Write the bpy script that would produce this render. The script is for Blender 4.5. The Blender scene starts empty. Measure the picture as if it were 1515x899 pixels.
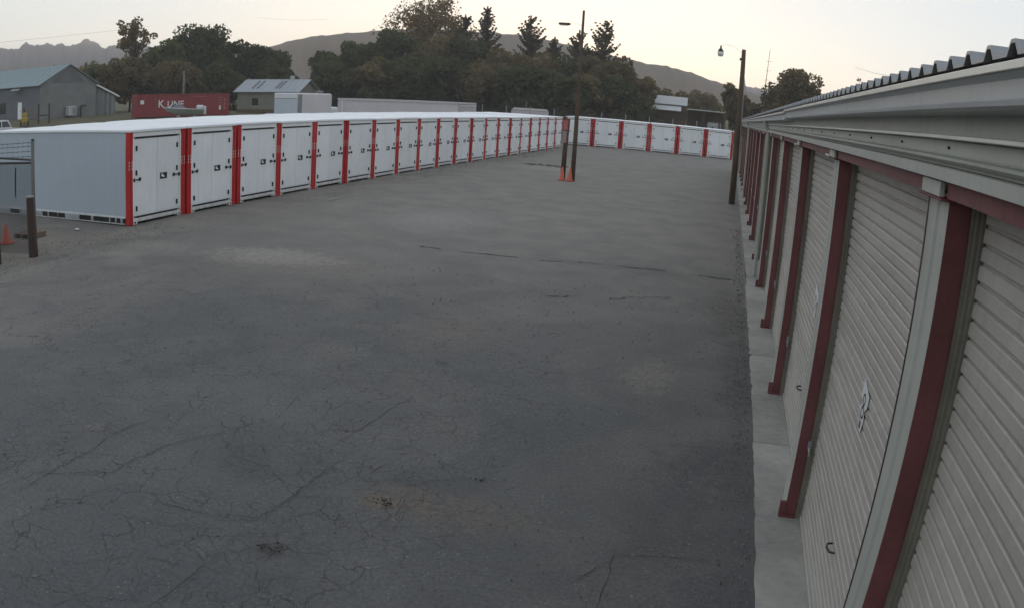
import bpy, math, random
import numpy as np
from mathutils import Matrix, Vector

# ------------------------------------------------------------------ camera, sky, sun, exposure
SC = bpy.context.scene
COL = SC.collection
R = math.radians
CAM_H = 3.3876
SUN_AZ, SUN_EL = 13.0, 2.6            # the sun has just gone behind the ridge, left of the yard's axis

def make_camera():
    yaw, pitch, roll = R(14.4156), R(14.0135), R(3.6176)
    fw = Vector((-math.sin(yaw)*math.cos(pitch), math.cos(yaw)*math.cos(pitch), -math.sin(pitch)))
    rt = Vector((math.cos(yaw), math.sin(yaw), 0)); up = rt.cross(fw)
    c, s = math.cos(roll), math.sin(roll)
    r2, u2 = c*rt + s*up, -s*rt + c*up
    cam = bpy.data.cameras.new('camera'); o = bpy.data.objects.new('camera', cam); COL.objects.link(o)
    m = Matrix([r2, u2, -fw]).transposed().to_4x4(); m.translation = (0, 0, CAM_H); o.matrix_world = m
    # wide-angle security camera lens with barrel distortion
    cam.type = 'PANO'; cam.panorama_type = 'FISHEYE_LENS_POLYNOMIAL'
    cam.sensor_width = 36; cam.sensor_fit = 'HORIZONTAL'
    f = 1206.1742/(1515/36)
    cam.fisheye_polynomial_k0 = 0; cam.fisheye_polynomial_k1 = -1/f; cam.fisheye_polynomial_k2 = 0
    cam.fisheye_polynomial_k3 = -0.04/f**3; cam.fisheye_polynomial_k4 = 0
    cam.fisheye_fov = math.pi
    cam.clip_start = 0.05; cam.clip_end = 8000
    SC.camera = o
make_camera()

def make_world():
    w = bpy.data.worlds.new('World'); SC.world = w; w.use_nodes = True
    nt = w.node_tree; nt.nodes.clear()
    n = nt.nodes.new; L = nt.links.new
    sky = n('ShaderNodeTexSky'); sky.sky_type = 'NISHITA'; sky.sun_disc = False
    sky.sun_elevation = R(SUN_EL); sky.sun_rotation = R(-SUN_AZ)
    sky.altitude = 1400; sky.air_density = 1.0; sky.dust_density = 1.2; sky.ozone_density = 1.0
    hs = n('ShaderNodeHueSaturation'); hs.inputs['Saturation'].default_value = 0.95
    L(sky.outputs[0], hs.inputs['Color'])
    # thin high cloud veil
    tc = n('ShaderNodeTexCoord'); mp = n('ShaderNodeMapping'); mp.inputs['Scale'].default_value = (1, 1, 3.5)
    L(tc.outputs['Generated'], mp.inputs['Vector'])
    no = n('ShaderNodeTexNoise'); no.inputs['Scale'].default_value = 2.2; no.inputs['Detail'].default_value = 5
    L(mp.outputs[0], no.inputs['Vector'])
    mr = n('ShaderNodeMapRange'); mr.inputs[1].default_value = 0.35; mr.inputs[2].default_value = 0.75
    mr.inputs[3].default_value = 0.78; mr.inputs[4].default_value = 0.87
    L(no.outputs[0], mr.inputs[0])
    mx = n('ShaderNodeMix'); mx.data_type = 'RGBA'
    mx.inputs[7].default_value = (2.14, 2.32, 2.55, 1)
    L(mr.outputs[0], mx.inputs[0]); L(hs.outputs[0], mx.inputs[6])
    bg = n('ShaderNodeBackground'); bg.inputs[1].default_value = 0.15
    out = n('ShaderNodeOutputWorld')
    L(mx.outputs[2], bg.inputs[0]); L(bg.outputs[0], out.inputs[0])
make_world()

def make_sun():
    l = bpy.data.lights.new('sun', 'SUN'); l.energy = 2.0; l.angle = R(0.5); l.color = (1, 0.8, 0.6)
    o = bpy.data.objects.new('sun', l); COL.objects.link(o)
    d = Vector((-math.sin(R(SUN_AZ))*math.cos(R(SUN_EL)), math.cos(R(SUN_AZ))*math.cos(R(SUN_EL)), math.sin(R(SUN_EL))))
    o.rotation_euler = d.to_track_quat('Z', 'Y').to_euler()
make_sun()
SC.view_settings.view_transform = 'Standard'; SC.view_settings.look = 'None'
SC.view_settings.exposure = 1.26; SC.view_settings.gamma = 1.0
SC.view_settings.use_curve_mapping = False
SC.render.engine = 'CYCLES'
SC.cycles.use_denoising = True
SC.cycles.max_bounces = 6; SC.cycles.diffuse_bounces = 3; SC.cycles.glossy_bounces = 3
SC.cycles.transmission_bounces = 4; SC.cycles.transparent_max_bounces = 8; SC.cycles.volume_bounces = 1

# ------------------------------------------------------------------ helpers
rnd = random.Random(7)
NP = np.random.default_rng(11)

class MB:
    """collects shapes; build() links them as one mesh object"""
    def __init__(s): s.v = []; s.f = []
    def add(s, vs, fs):
        b = len(s.v); s.v += [tuple(q) for q in vs]; s.f += [tuple(i + b for i in q) for q in fs]; return s
    def box(s, x0, x1, y0, y1, z0, z1, bev=0):
        if bev:
            return s.bevbox(x0, x1, y0, y1, z0, z1, bev)
        vs = [(x0,y0,z0),(x1,y0,z0),(x1,y1,z0),(x0,y1,z0),(x0,y0,z1),(x1,y0,z1),(x1,y1,z1),(x0,y1,z1)]
        return s.add(vs, [(0,3,2,1),(4,5,6,7),(0,1,5,4),(1,2,6,5),(2,3,7,6),(3,0,4,7)])
    def bevbox(s, x0, x1, y0, y1, z0, z1, b):
        c = [(x0,x1),(y0,y1),(z0,z1)]; vs = []; idx = {}
        for sx in (0,1):
            for sy in (0,1):
                for sz in (0,1):
                    base = [c[0][sx], c[1][sy], c[2][sz]]; sg = [1-2*sx, 1-2*sy, 1-2*sz]
                    for ax in range(3):   # vertex lying on the face of axis ax
                        p = [base[k] + (0 if k == ax else sg[k]*b) for k in range(3)]
                        idx[(sx,sy,sz,ax)] = len(vs); vs.append(p)
        fs = []
        def g(k, ax): return idx[(*k, ax)]
        for ax in range(3):
            o = [k for k in range(3) if k != ax]
            for sd in (0,1):
                q = []
                for a, bb in ((0,0),(1,0),(1,1),(0,1)):
                    k = [0,0,0]; k[ax] = sd; k[o[0]] = a; k[o[1]] = bb; q.append(g(k, ax))
                fs.append(tuple(q))
        for ax in range(3):          # edges parallel to ax
            o = [k for k in range(3) if k != ax]
            for a in (0,1):
                for bb in (0,1):
                    k0 = [0,0,0]; k0[o[0]] = a; k0[o[1]] = bb; k1 = list(k0); k1[ax] = 1
                    fs.append((g(k0,o[0]), g(k1,o[0]), g(k1,o[1]), g(k0,o[1])))
        for sx in (0,1):
            for sy in (0,1):
                for sz in (0,1): fs.append(tuple(idx[(sx,sy,sz,a)] for a in range(3)))
        return s.add(vs, fs)
    def prism(s, poly, axis, a0, a1):
        """extrude a 2D polygon along an axis ('x': poly=(y,z), 'y': poly=(x,z), 'z': poly=(x,y))"""
        n = len(poly)
        def P(p, a): return {'x': (a, p[0], p[1]), 'y': (p[0], a, p[1]), 'z': (p[0], p[1], a)}[axis]
        vs = [P(p, a0) for p in poly] + [P(p, a1) for p in poly]
        fs = [tuple(range(n))[::-1], tuple(range(n, 2*n))] + [(i, (i+1) % n, n+(i+1) % n, n+i) for i in range(n)]
        return s.add(vs, fs)
    def strip(s, poly, axis, a0, a1, t):
        """open profile with thickness: front polyline plus the same offset along +x (or first coord) by t"""
        return s.prism(list(poly) + [(p[0]+t, p[1]) for p in reversed(poly)], axis, a0, a1)
    def tube(s, pts, rad, n=8, cap=True):
        pts = [Vector(p) for p in pts]; rad = rad if isinstance(rad, (list, tuple)) else [rad]*len(pts)
        b = len(s.v); prev = None
        for i, p in enumerate(pts):
            d = (pts[min(i+1, len(pts)-1)] - pts[max(i-1, 0)]).normalized()
            ref = Vector((0,0,1)) if abs(d.z) < 0.9 else Vector((1,0,0))
            if prev is not None: ref = prev
            a = (ref - d*ref.dot(d)).normalized(); c = d.cross(a); prev = a
            for k in range(n):
                t = 2*math.pi*k/n; s.v.append(tuple(p + rad[i]*(a*math.cos(t) + c*math.sin(t))))
        for i in range(len(pts)-1):
            for k in range(n):
                s.f.append((b+i*n+k, b+i*n+(k+1) % n, b+(i+1)*n+(k+1) % n, b+(i+1)*n+k))
        if cap:
            s.f.append(tuple(range(b+n-1, b-1, -1))); s.f.append(tuple(range(b+(len(pts)-1)*n, b+len(pts)*n)))
        return s
    def cone(s, c, r0, r1, z0, z1, n=16): return s.tube([(c[0],c[1],z0),(c[0],c[1],z1)], [r0, r1], n)
    def mesh(s, name, m=None, smooth=False):
        me = bpy.data.meshes.new(name); me.from_pydata(s.v, [], s.f); me.update()
        if m is not None: me.materials.append(m)
        if smooth: me.polygons.foreach_set('use_smooth', [True]*len(me.polygons))
        return me
    def build(s, name, m, parent=None, smooth=False, loc=None, rotz=0):
        return link(name, s.mesh(name, m, smooth), parent, loc, rotz)

def link(name, me, parent=None, loc=None, rotz=0):
    o = bpy.data.objects.new(name, me); COL.objects.link(o); o.parent = parent
    if loc is not None: o.location = loc
    o.rotation_euler.z = rotz
    return o
def tag(o, label, cat, group=None):
    o['label'] = label; o['category'] = cat
    if group: o['group'] = group
    return o
def thing(name, label, cat, loc=(0,0,0), rotz=0, group=None):
    o = bpy.data.objects.new(name, None); COL.objects.link(o); o.location = loc; o.rotation_euler.z = rotz
    o.empty_display_size = 0.3
    return tag(o, label, cat, group)
def struct(o, kind='structure'): o['kind'] = kind; return o
def copy_tree(o, parent=None):
    c = o.copy(); COL.objects.link(c); c.parent = parent
    for ch in o.children: copy_tree(ch, c)
    return c
def polar(az, d): return (-math.sin(R(az))*d, math.cos(R(az))*d)
def zel(el, d): return CAM_H + math.tan(R(el))*d

class NT:
    """small node builder"""
    def __init__(s, m):
        m.use_nodes = True; s.nt = m.node_tree; s.nt.nodes.clear()
    def n(s, t, **kw):
        q = s.nt.nodes.new(t)
        for k, v in kw.items(): setattr(q, k, v)
        return q
    def l(s, a, b): s.nt.links.new(a, b)
    def val(s, sock, v):
        if hasattr(v, 'is_output'): s.l(v, sock)
        else: sock.default_value = v
    def math(s, op, a, b=None, clamp=False):
        q = s.n('ShaderNodeMath', operation=op, use_clamp=clamp); s.val(q.inputs[0], a)
        if b is not None: s.val(q.inputs[1], b)
        return q.outputs[0]
    def mapr(s, v, a, b, c=0.0, d=1.0, smooth=False):
        q = s.n('ShaderNodeMapRange', interpolation_type='SMOOTHSTEP' if smooth else 'LINEAR')
        s.val(q.inputs[0], v); q.inputs[1].default_value = a; q.inputs[2].default_value = b
        q.inputs[3].default_value = c; q.inputs[4].default_value = d; return q.outputs[0]
    def mix(s, f, a, b, mode='MIX'):
        q = s.n('ShaderNodeMix', data_type='RGBA', blend_type=mode); s.val(q.inputs[0], f)
        for k, v in ((6, a), (7, b)):
            if isinstance(v, tuple) and len(v) == 3: v = (*v, 1)
            s.val(q.inputs[k], v)
        return q.outputs[2]
    def noise(s, vec, scale, detail=4, rough=0.55, dist=0):
        q = s.n('ShaderNodeTexNoise'); s.l(vec, q.inputs['Vector'])
        q.inputs['Scale'].default_value = scale; q.inputs['Detail'].default_value = detail
        q.inputs['Roughness'].default_value = rough; q.inputs['Distortion'].default_value = dist
        return q.outputs[0]
    def vor(s, vec, scale, feature='F1', rand=1.0):
        q = s.n('ShaderNodeTexVoronoi', feature=feature); s.l(vec, q.inputs['Vector'])
        q.inputs['Scale'].default_value = scale; q.inputs['Randomness'].default_value = rand; return q.outputs['Distance']
    def mapping(s, vec, scale=(1,1,1), loc=(0,0,0), rot=(0,0,0)):
        q = s.n('ShaderNodeMapping'); s.l(vec, q.inputs[0]); q.inputs['Scale'].default_value = scale
        q.inputs['Location'].default_value = loc; q.inputs['Rotation'].default_value = rot; return q.outputs[0]
    def vadd(s, a, b):
        q = s.n('ShaderNodeVectorMath', operation='ADD'); s.l(a, q.inputs[0]); s.l(b, q.inputs[1]); return q.outputs[0]
    def bump(s, h, strength=0.3, dist=0.01):
        q = s.n('ShaderNodeBump'); q.inputs['Strength'].default_value = strength; q.inputs['Distance'].default_value = dist
        s.l(h, q.inputs['Height']); return q.outputs[0]
    def out(s, col, rough=0.6, normal=None, metal=0.0, spec=0.5):
        p = s.n('ShaderNodeBsdfPrincipled'); s.val(p.inputs['Base Color'], (*col, 1) if isinstance(col, tuple) and len(col) == 3 else col)
        s.val(p.inputs['Roughness'], rough); s.val(p.inputs['Metallic'], metal); p.inputs['Specular IOR Level'].default_value = spec
        if normal is not None: s.l(normal, p.inputs['Normal'])
        o = s.n('ShaderNodeOutputMaterial'); s.l(p.outputs[0], o.inputs[0]); return p

MATS = {}
def paint(name, col, rough=0.55, var=0.12, scale=2.0, streak=0.0, metal=0.0, dirt=None, spec=0.4, bump=0.0):
    """painted or weathered surface: blotchy tone, optional rain streaks and dirt near the ground"""
    if name in MATS: return MATS[name]
    m = bpy.data.materials.new(name); t = NT(m)
    tc = t.n('ShaderNodeTexCoord'); oi = t.n('ShaderNodeObjectInfo')
    sc = t.n('ShaderNodeVectorMath', operation='SCALE'); sc.inputs[0].default_value = (37, 61, 23); t.l(oi.outputs['Random'], sc.inputs['Scale'])
    v = t.vadd(tc.outputs['Object'], sc.outputs[0])
    n1 = t.noise(v, scale, 5, 0.6); n2 = t.noise(v, scale*14, 3)
    f = t.math('ADD', t.math('MULTIPLY', n1, 0.75), t.math('MULTIPLY', n2, 0.25))
    k = t.math('MULTIPLY', t.mapr(f, 0.3, 0.7, 1-var, 1+var*0.6), t.mapr(oi.outputs['Random'], 0, 1, 0.95, 1.05))
    c = t.mix(1.0, col, t.n('ShaderNodeCombineColor').outputs[0], 'MULTIPLY')
    cc = t.nt.nodes[-1] if False else None
    comb = t.n('ShaderNodeCombineColor')
    for i in range(3): t.l(k, comb.inputs[i])
    c = t.mix(1.0, col, comb.outputs[0], 'MULTIPLY')
    if streak:
        sv = t.mapping(v, (6, 6, 0.35)); sn = t.noise(sv, 2.2, 4, 0.6)
        c = t.mix(t.mapr(sn, 0.5, 0.78, 0, streak), c, tuple(x*0.45 for x in col))
    if dirt:
        sep = t.n('ShaderNodeSeparateXYZ'); g = t.n('ShaderNodeNewGeometry'); t.l(g.outputs['Position'], sep.inputs[0])
        d = t.math('MULTIPLY', t.mapr(sep.outputs[2], 0.0, dirt, 1, 0), t.mapr(n2, 0.3, 0.7, 0.25, 0.9))
        c = t.mix(d, c, (0.16, 0.135, 0.105))
    nrm = t.bump(n2, bump, 0.02) if bump else None
    t.out(c, t.mapr(n1, 0.3, 0.7, rough-0.08, rough+0.12), nrm, metal, spec)
    MATS[name] = m; return m

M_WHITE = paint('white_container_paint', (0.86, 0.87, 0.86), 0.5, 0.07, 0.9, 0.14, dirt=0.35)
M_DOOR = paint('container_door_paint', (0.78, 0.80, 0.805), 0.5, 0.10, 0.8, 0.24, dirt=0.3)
M_SIDE_SHADE = paint('container_side_shaded', (0.44, 0.50, 0.555), 0.5, 0.06, 0.6, 0.12, dirt=0.3)  # white side painted darker and bluer, as shaded from the sunset
M_ROOFW = paint('container_roof_white', (0.84, 0.86, 0.88), 0.5, 0.07, 0.8, 0)
M_RED = paint('container_red', (0.50, 0.026, 0.027), 0.45, 0.16, 1.5, 0.2)
M_BLACK = paint('black_rubber', (0.012, 0.012, 0.014), 0.5, 0.2, 5)
M_BEIGE = paint('beige_sheet_metal', (0.43, 0.435, 0.39), 0.42, 0.12, 1.3, 0.25, spec=0.5)
M_SLAT = paint('beige_door_slat', (0.44, 0.41, 0.37), 0.45, 0.16, 0.9, 0.28, spec=0.45)
M_MAROON = paint('maroon_trim', (0.19, 0.066, 0.068), 0.5, 0.32, 1.8, 0.45, spec=0.35)
M_MAROOND = paint('shaded_maroon_edge', (0.03, 0.014, 0.018), 0.5, 0.2, 3)  # maroon trim darkened to paint the shade on this flange
M_GUTTER = paint('white_gutter', (0.44, 0.45, 0.45), 0.4, 0.12, 1.2, 0.25, spec=0.5)
M_ROOFM = paint('galvanised_roof', (0.30, 0.31, 0.32), 0.38, 0.2, 1.4, 0.2, metal=0.35)
M_GALV = paint('galvanised_steel', (0.36, 0.37, 0.37), 0.42, 0.2, 4, metal=0.6)
M_DARKSTEEL = paint('dark_steel', (0.06, 0.06, 0.06), 0.5, 0.3, 5, metal=0.4)
M_BRIGHT = paint('pale_metal_and_glints', (0.80, 0.78, 0.70), 0.35, 0.1, 6, metal=0.1)  # pale metal, also used for painted glints on tabs and lips
M_CONC = paint('concrete', (0.345, 0.33, 0.305), 0.85, 0.42, 0.9, 0, bump=0.25)
M_POLE = paint('weathered_pole_wood', (0.10, 0.066, 0.045), 0.85, 0.35, 2.2, 0.5, bump=0.4)
M_BROWN = paint('brown_painted_post', (0.060, 0.034, 0.028), 0.6, 0.25, 3, 0.3)
M_ORANGE = paint('orange_cone_plastic', (0.58, 0.12, 0.07), 0.5, 0.15, 6)
M_PAPER = paint('white_print', (0.72, 0.72, 0.72), 0.6, 0.06, 6)
M_PINK = paint('faded_pink_board', (0.42, 0.14, 0.12), 0.7, 0.2, 5)
M_BRICKRED = paint('red_freight_paint', (0.26, 0.040, 0.044), 0.6, 0.25, 0.6, 0.3)
M_WOODGREY = paint('grey_pallet_wood', (0.20, 0.15, 0.11), 0.85, 0.3, 6, 0.3)
M_GLASS = paint('dark_window_glass', (0.02, 0.024, 0.03), 0.12, 0.1, 3, spec=0.7)
M_CARW = paint('white_car_paint', (0.66, 0.68, 0.70), 0.3, 0.04, 2, spec=0.6)
M_TYRE = paint('tyre_rubber', (0.02, 0.02, 0.02), 0.8, 0.2, 6)
M_BARNW = paint('grey_barn_sheet', (0.20, 0.205, 0.20), 0.65, 0.22, 0.7, 0.5)
M_BARNS = paint('slate_and_shaded_barn_sheet', (0.145, 0.155, 0.175), 0.65, 0.2, 0.7, 0.4)  # darker sheet; on the long wall it paints shade
M_BARNR = paint('blue_grey_barn_roof', (0.20, 0.265, 0.285), 0.5, 0.2, 0.5, 0.3)
M_HOUSEW = paint('olive_house_wall', (0.21, 0.21, 0.165), 0.75, 0.2, 0.8, 0.35)
M_HOUSER = paint('pale_metal_house_roof', (0.32, 0.345, 0.375), 0.5, 0.15, 0.6, 0.2)
M_RUSTW = paint('brown_cabin_boards', (0.13, 0.088, 0.055), 0.8, 0.25, 1.2, 0.4)
M_TRAIL = paint('white_trailer_skin', (0.62, 0.585, 0.60), 0.5, 0.10, 0.5, 0.25)
M_HULL = paint('pale_green_hull', (0.30, 0.35, 0.31), 0.4, 0.15, 1)
M_COVER = paint('grey_boat_cover', (0.30, 0.29, 0.33), 0.8, 0.15, 2)
M_YELLOW = paint('yellow_machine_paint', (0.35, 0.26, 0.03), 0.5, 0.2, 3)

# ------------------------------------------------------------------ ground material
def spot(t, pos, cx, cy, rx, ry, rot=0, wob=None, soft=0.5):
    v = t.mapping(pos, (1/rx, 1/ry, 0), (0,0,0), (0,0,0))
    q = t.n('ShaderNodeVectorMath', operation='SUBTRACT'); t.l(v, q.inputs[0]); q.inputs[1].default_value = (cx/rx, cy/ry, 0)
    ln = t.n('ShaderNodeVectorMath', operation='LENGTH'); t.l(q.outputs[0], ln.inputs[0])
    d = ln.outputs['Value']
    if wob is not None: d = t.math('ADD', d, wob)
    return t.mapr(d, 1-soft, 1+soft*0.3, 1, 0, True)

def asphalt_material():
    m = bpy.data.materials.new('cracked_asphalt'); t = NT(m)
    g = t.n('ShaderNodeNewGeometry'); pos = g.outputs['Position']
    sep = t.n('ShaderNodeSeparateXYZ'); t.l(pos, sep.inputs[0]); X, Y = sep.outputs[0], sep.outputs[1]
    big = t.noise(pos, 0.16, 5, 0.6, 0.6); mid = t.noise(pos, 0.9, 6, 0.62, 0.4); fine = t.noise(pos, 26, 4, 0.7); grit = t.noise(pos, 95, 3, 0.7)
    wob = t.mapr(mid, 0.2, 0.8, -0.45, 0.45)
    wob2 = t.mapr(t.noise(pos, 4.0, 4, 0.65), 0.25, 0.75, -0.4, 0.4)
    stb = t.mapr(t.noise(pos, 7.0, 5, 0.7), 0.38, 0.60, 0.15, 1.0)
    col = t.mix(t.mapr(big, 0.32, 0.68), (0.068, 0.069, 0.070), (0.114, 0.112, 0.108))
    col = t.mix(t.mapr(mid, 0.30, 0.75, 0, 0.55), col, (0.178, 0.173, 0.165))
    # sealed dark patches
    seal = t.mapr(t.noise(t.mapping(pos, (1,1,1), (13, 4, 0)), 0.33, 3, 0.5, 0.9), 0.50, 0.53, 0, 0.38, True)
    col = t.mix(seal, col, (0.080, 0.084, 0.090))
    # dust blown along the container rows; paler distance also paints the lens vignetting
    dust = t.math('MULTIPLY', t.mapr(X, -6.0, -13.5, 0, 1, True), t.mapr(t.noise(pos, 0.45, 5, 0.65, 0.7), 0.35, 0.65, 0.12, 0.85))
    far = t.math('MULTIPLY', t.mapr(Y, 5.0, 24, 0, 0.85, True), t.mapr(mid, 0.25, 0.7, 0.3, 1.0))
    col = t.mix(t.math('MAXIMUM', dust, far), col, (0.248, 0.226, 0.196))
    # stains with a place of their own (brown mud, oil, patches)
    for (cx, cy, rx, ry, c, a) in ((-9.0,14.6,1.7,0.95,(0.365,0.344,0.311),0.85), (-8.2,14.2,2.6,1.5,(0.203,0.173,0.140),0.6), (-1.9,5.85,0.85,0.34,(0.152,0.126,0.103),0.8),
                                (-2.55,5.75,0.24,0.16,(0.169,0.132,0.092),0.9), (-0.72,10.3,0.45,0.75,(0.225,0.198,0.165),0.65), (-3.7,11.2,0.9,1.3,(0.176,0.146,0.121),0.55),
                                (-5.95,5.8,0.12,0.10,(0.18,0.155,0.125),0.6), (-3.0,4.66,0.16,0.12,(0.061,0.051,0.041),0.9), (-2.3,5.95,0.3,0.3,(0.149,0.121,0.095),0.5), (-10.3,45.4,1.3,1.6,(0.074,0.068,0.061),0.8),
                                (-9.6,43.6,2.2,1.8,(0.324,0.304,0.270),0.6), (-7.9,21.6,1.6,2.4,(0.284,0.277,0.263),0.55), (-14.2,14.5,1.5,1.0,(0.101,0.092,0.081),0.6), (0.5,10.6,0.35,2.4,(0.061,0.061,0.062),0.7),
                                (0.15,7.5,0.7,1.0,(0.068,0.068,0.070),0.65), (0.35,14.6,0.5,2.2,(0.081,0.070,0.059),0.7), (-1.0,17.4,3.2,0.7,(0.095,0.089,0.084),0.5), (-15.6,13.0,2.6,3.0,(0.216,0.182,0.149),0.85), (-12.4,19.2,2.2,3.2,(0.189,0.169,0.149),0.55)):
        col = t.mix(t.math('MULTIPLY', spot(t, pos, cx, cy, rx, ry, wob=t.math('ADD', wob, wob2), soft=0.75), t.math('MULTIPLY', stb, a)), col, c)
    # faded tyre-polished band along the building
    # alligator cracking, two sizes
    dis = t.n('ShaderNodeTexNoise'); t.l(pos, dis.inputs['Vector']); dis.inputs['Scale'].default_value = 1.5; dis.inputs['Detail'].default_value = 4
    sc = t.n('ShaderNodeVectorMath', operation='SCALE'); t.l(dis.outputs['Color'], sc.inputs[0]); sc.inputs['Scale'].default_value = 0.6
    wp = t.vadd(pos, sc.outputs[0])
    e1 = t.vor(wp, 2.3, 'DISTANCE_TO_EDGE'); e2 = t.vor(t.mapping(wp, (1,1,1), (5.3,2.1,0)), 4.8, 'DISTANCE_TO_EDGE')
    gate = t.mapr(t.noise(t.mapping(pos, (1,1,1), (7,3,0)), 0.35, 3, 0.5), 0.44, 0.56, 0, 1, True)
    left = t.mapr(X, -0.6, -2.8, 0.12, 1, True)
    near = t.mapr(Y, 18, 9, 0.15, 1, True)
    brk = t.mapr(t.noise(pos, 2.3, 3, 0.6), 0.38, 0.58, 0.05, 1)
    c1 = t.math('MULTIPLY', t.mapr(e1, 0.002, 0.015, 0.7, 0, True), t.math('MULTIPLY', t.math('MULTIPLY', left, near), brk))
    c2 = t.math('MULTIPLY', t.mapr(e2, 0.002, 0.022, 0.64, 0, True), t.math('MULTIPLY', t.math('MULTIPLY', gate, near), t.math('MULTIPLY', left, brk)))
    crack = t.math('MAXIMUM', c1, c2)
    col = t.mix(t.math('MULTIPLY', crack, 0.85), col, (0.018, 0.018, 0.018))
    # exposed aggregate: pale and dark chips
    chips = t.vor(pos, 24); chips2 = t.vor(t.mapping(pos, (1,1,1), (3,8,0)), 15); cgate = t.mapr(t.noise(pos, 17, 2, 0.5), 0.52, 0.6, 0, 1); dgate = t.mapr(t.noise(t.mapping(pos, (1,1,1), (9,1,0)), 11, 2, 0.5), 0.54, 0.62, 0, 1)
    cn = t.mapr(t.noise(pos, 1.3, 3), 0.4, 0.7, 0.15, 1)
    col = t.mix(t.math('MULTIPLY', t.math('MULTIPLY', t.mapr(chips, 0.14, 0.24, 0.75, 0), cn), cgate), col, (0.33, 0.325, 0.31))
    col = t.mix(t.math('MULTIPLY', t.math('MULTIPLY', t.mapr(chips2, 0.12, 0.2, 0.75, 0), cn), dgate), col, (0.03, 0.03, 0.03))
    k = t.math('ADD', t.mapr(fine, 0.25, 0.75, 0.32, 0.9), t.mapr(grit, 0.25, 0.75, 0.12, 0.66)); comb = t.n('ShaderNodeCombineColor')
    for i in range(3): t.l(k, comb.inputs[i])
    col = t.mix(1.0, col, comb.outputs[0], 'MULTIPLY')
    h = t.math('ADD', t.math('MULTIPLY', grit, 0.5), t.math('ADD', t.math('MULTIPLY', fine, 0.7), t.math('MULTIPLY', mid, 1.2)))
    h = t.math('SUBTRACT', h, t.math('MULTIPLY', crack, 1.6))
    t.out(col, t.mapr(mid, 0.3, 0.7, 0.78, 0.95), t.bump(h, 0.55, 0.012), spec=0.3)
    return m

def soil_material(name, a, b, scale=0.05, bump=0.4):
    m = bpy.data.materials.new(name); t = NT(m); g = t.n('ShaderNodeNewGeometry'); pos = g.outputs['Position']
    n1 = t.noise(pos, scale, 6, 0.6, 0.5); n2 = t.noise(pos, scale*12, 5, 0.65); n3 = t.noise(pos, scale*70, 3)
    f = t.math('ADD', t.math('MULTIPLY', n1, 0.6), t.math('MULTIPLY', n2, 0.4))
    c = t.mix(t.mapr(f, 0.36, 0.64), a, b)
    c = t.mix(t.mapr(n3, 0.4, 0.75, 0, 0.5), c, tuple(x*0.5 for x in a))
    t.out(c, 0.95, t.bump(n2, bump, 0.3), spec=0.2); return m

# ------------------------------------------------------------------ ground, yard, hills
def ground_z(x, y):
    """gentle rise beyond the yard towards the houses and trees on the left"""
    d = math.hypot(x, y)
    def ss(v, a, b):
        q = min(1, max(0, (v-a)/(b-a))); return q*q*(3-2*q)
    left = ss(-x, 24, 60)*ss(d, 80, 112)
    back = ss(y, 84, 140)
    far = ss(d, 150, 500)
    return 1.25*left + 0.75*back*(1-left) + 6.0*far + 0.10*ss(y, 48, 70)*(1-left)

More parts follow.
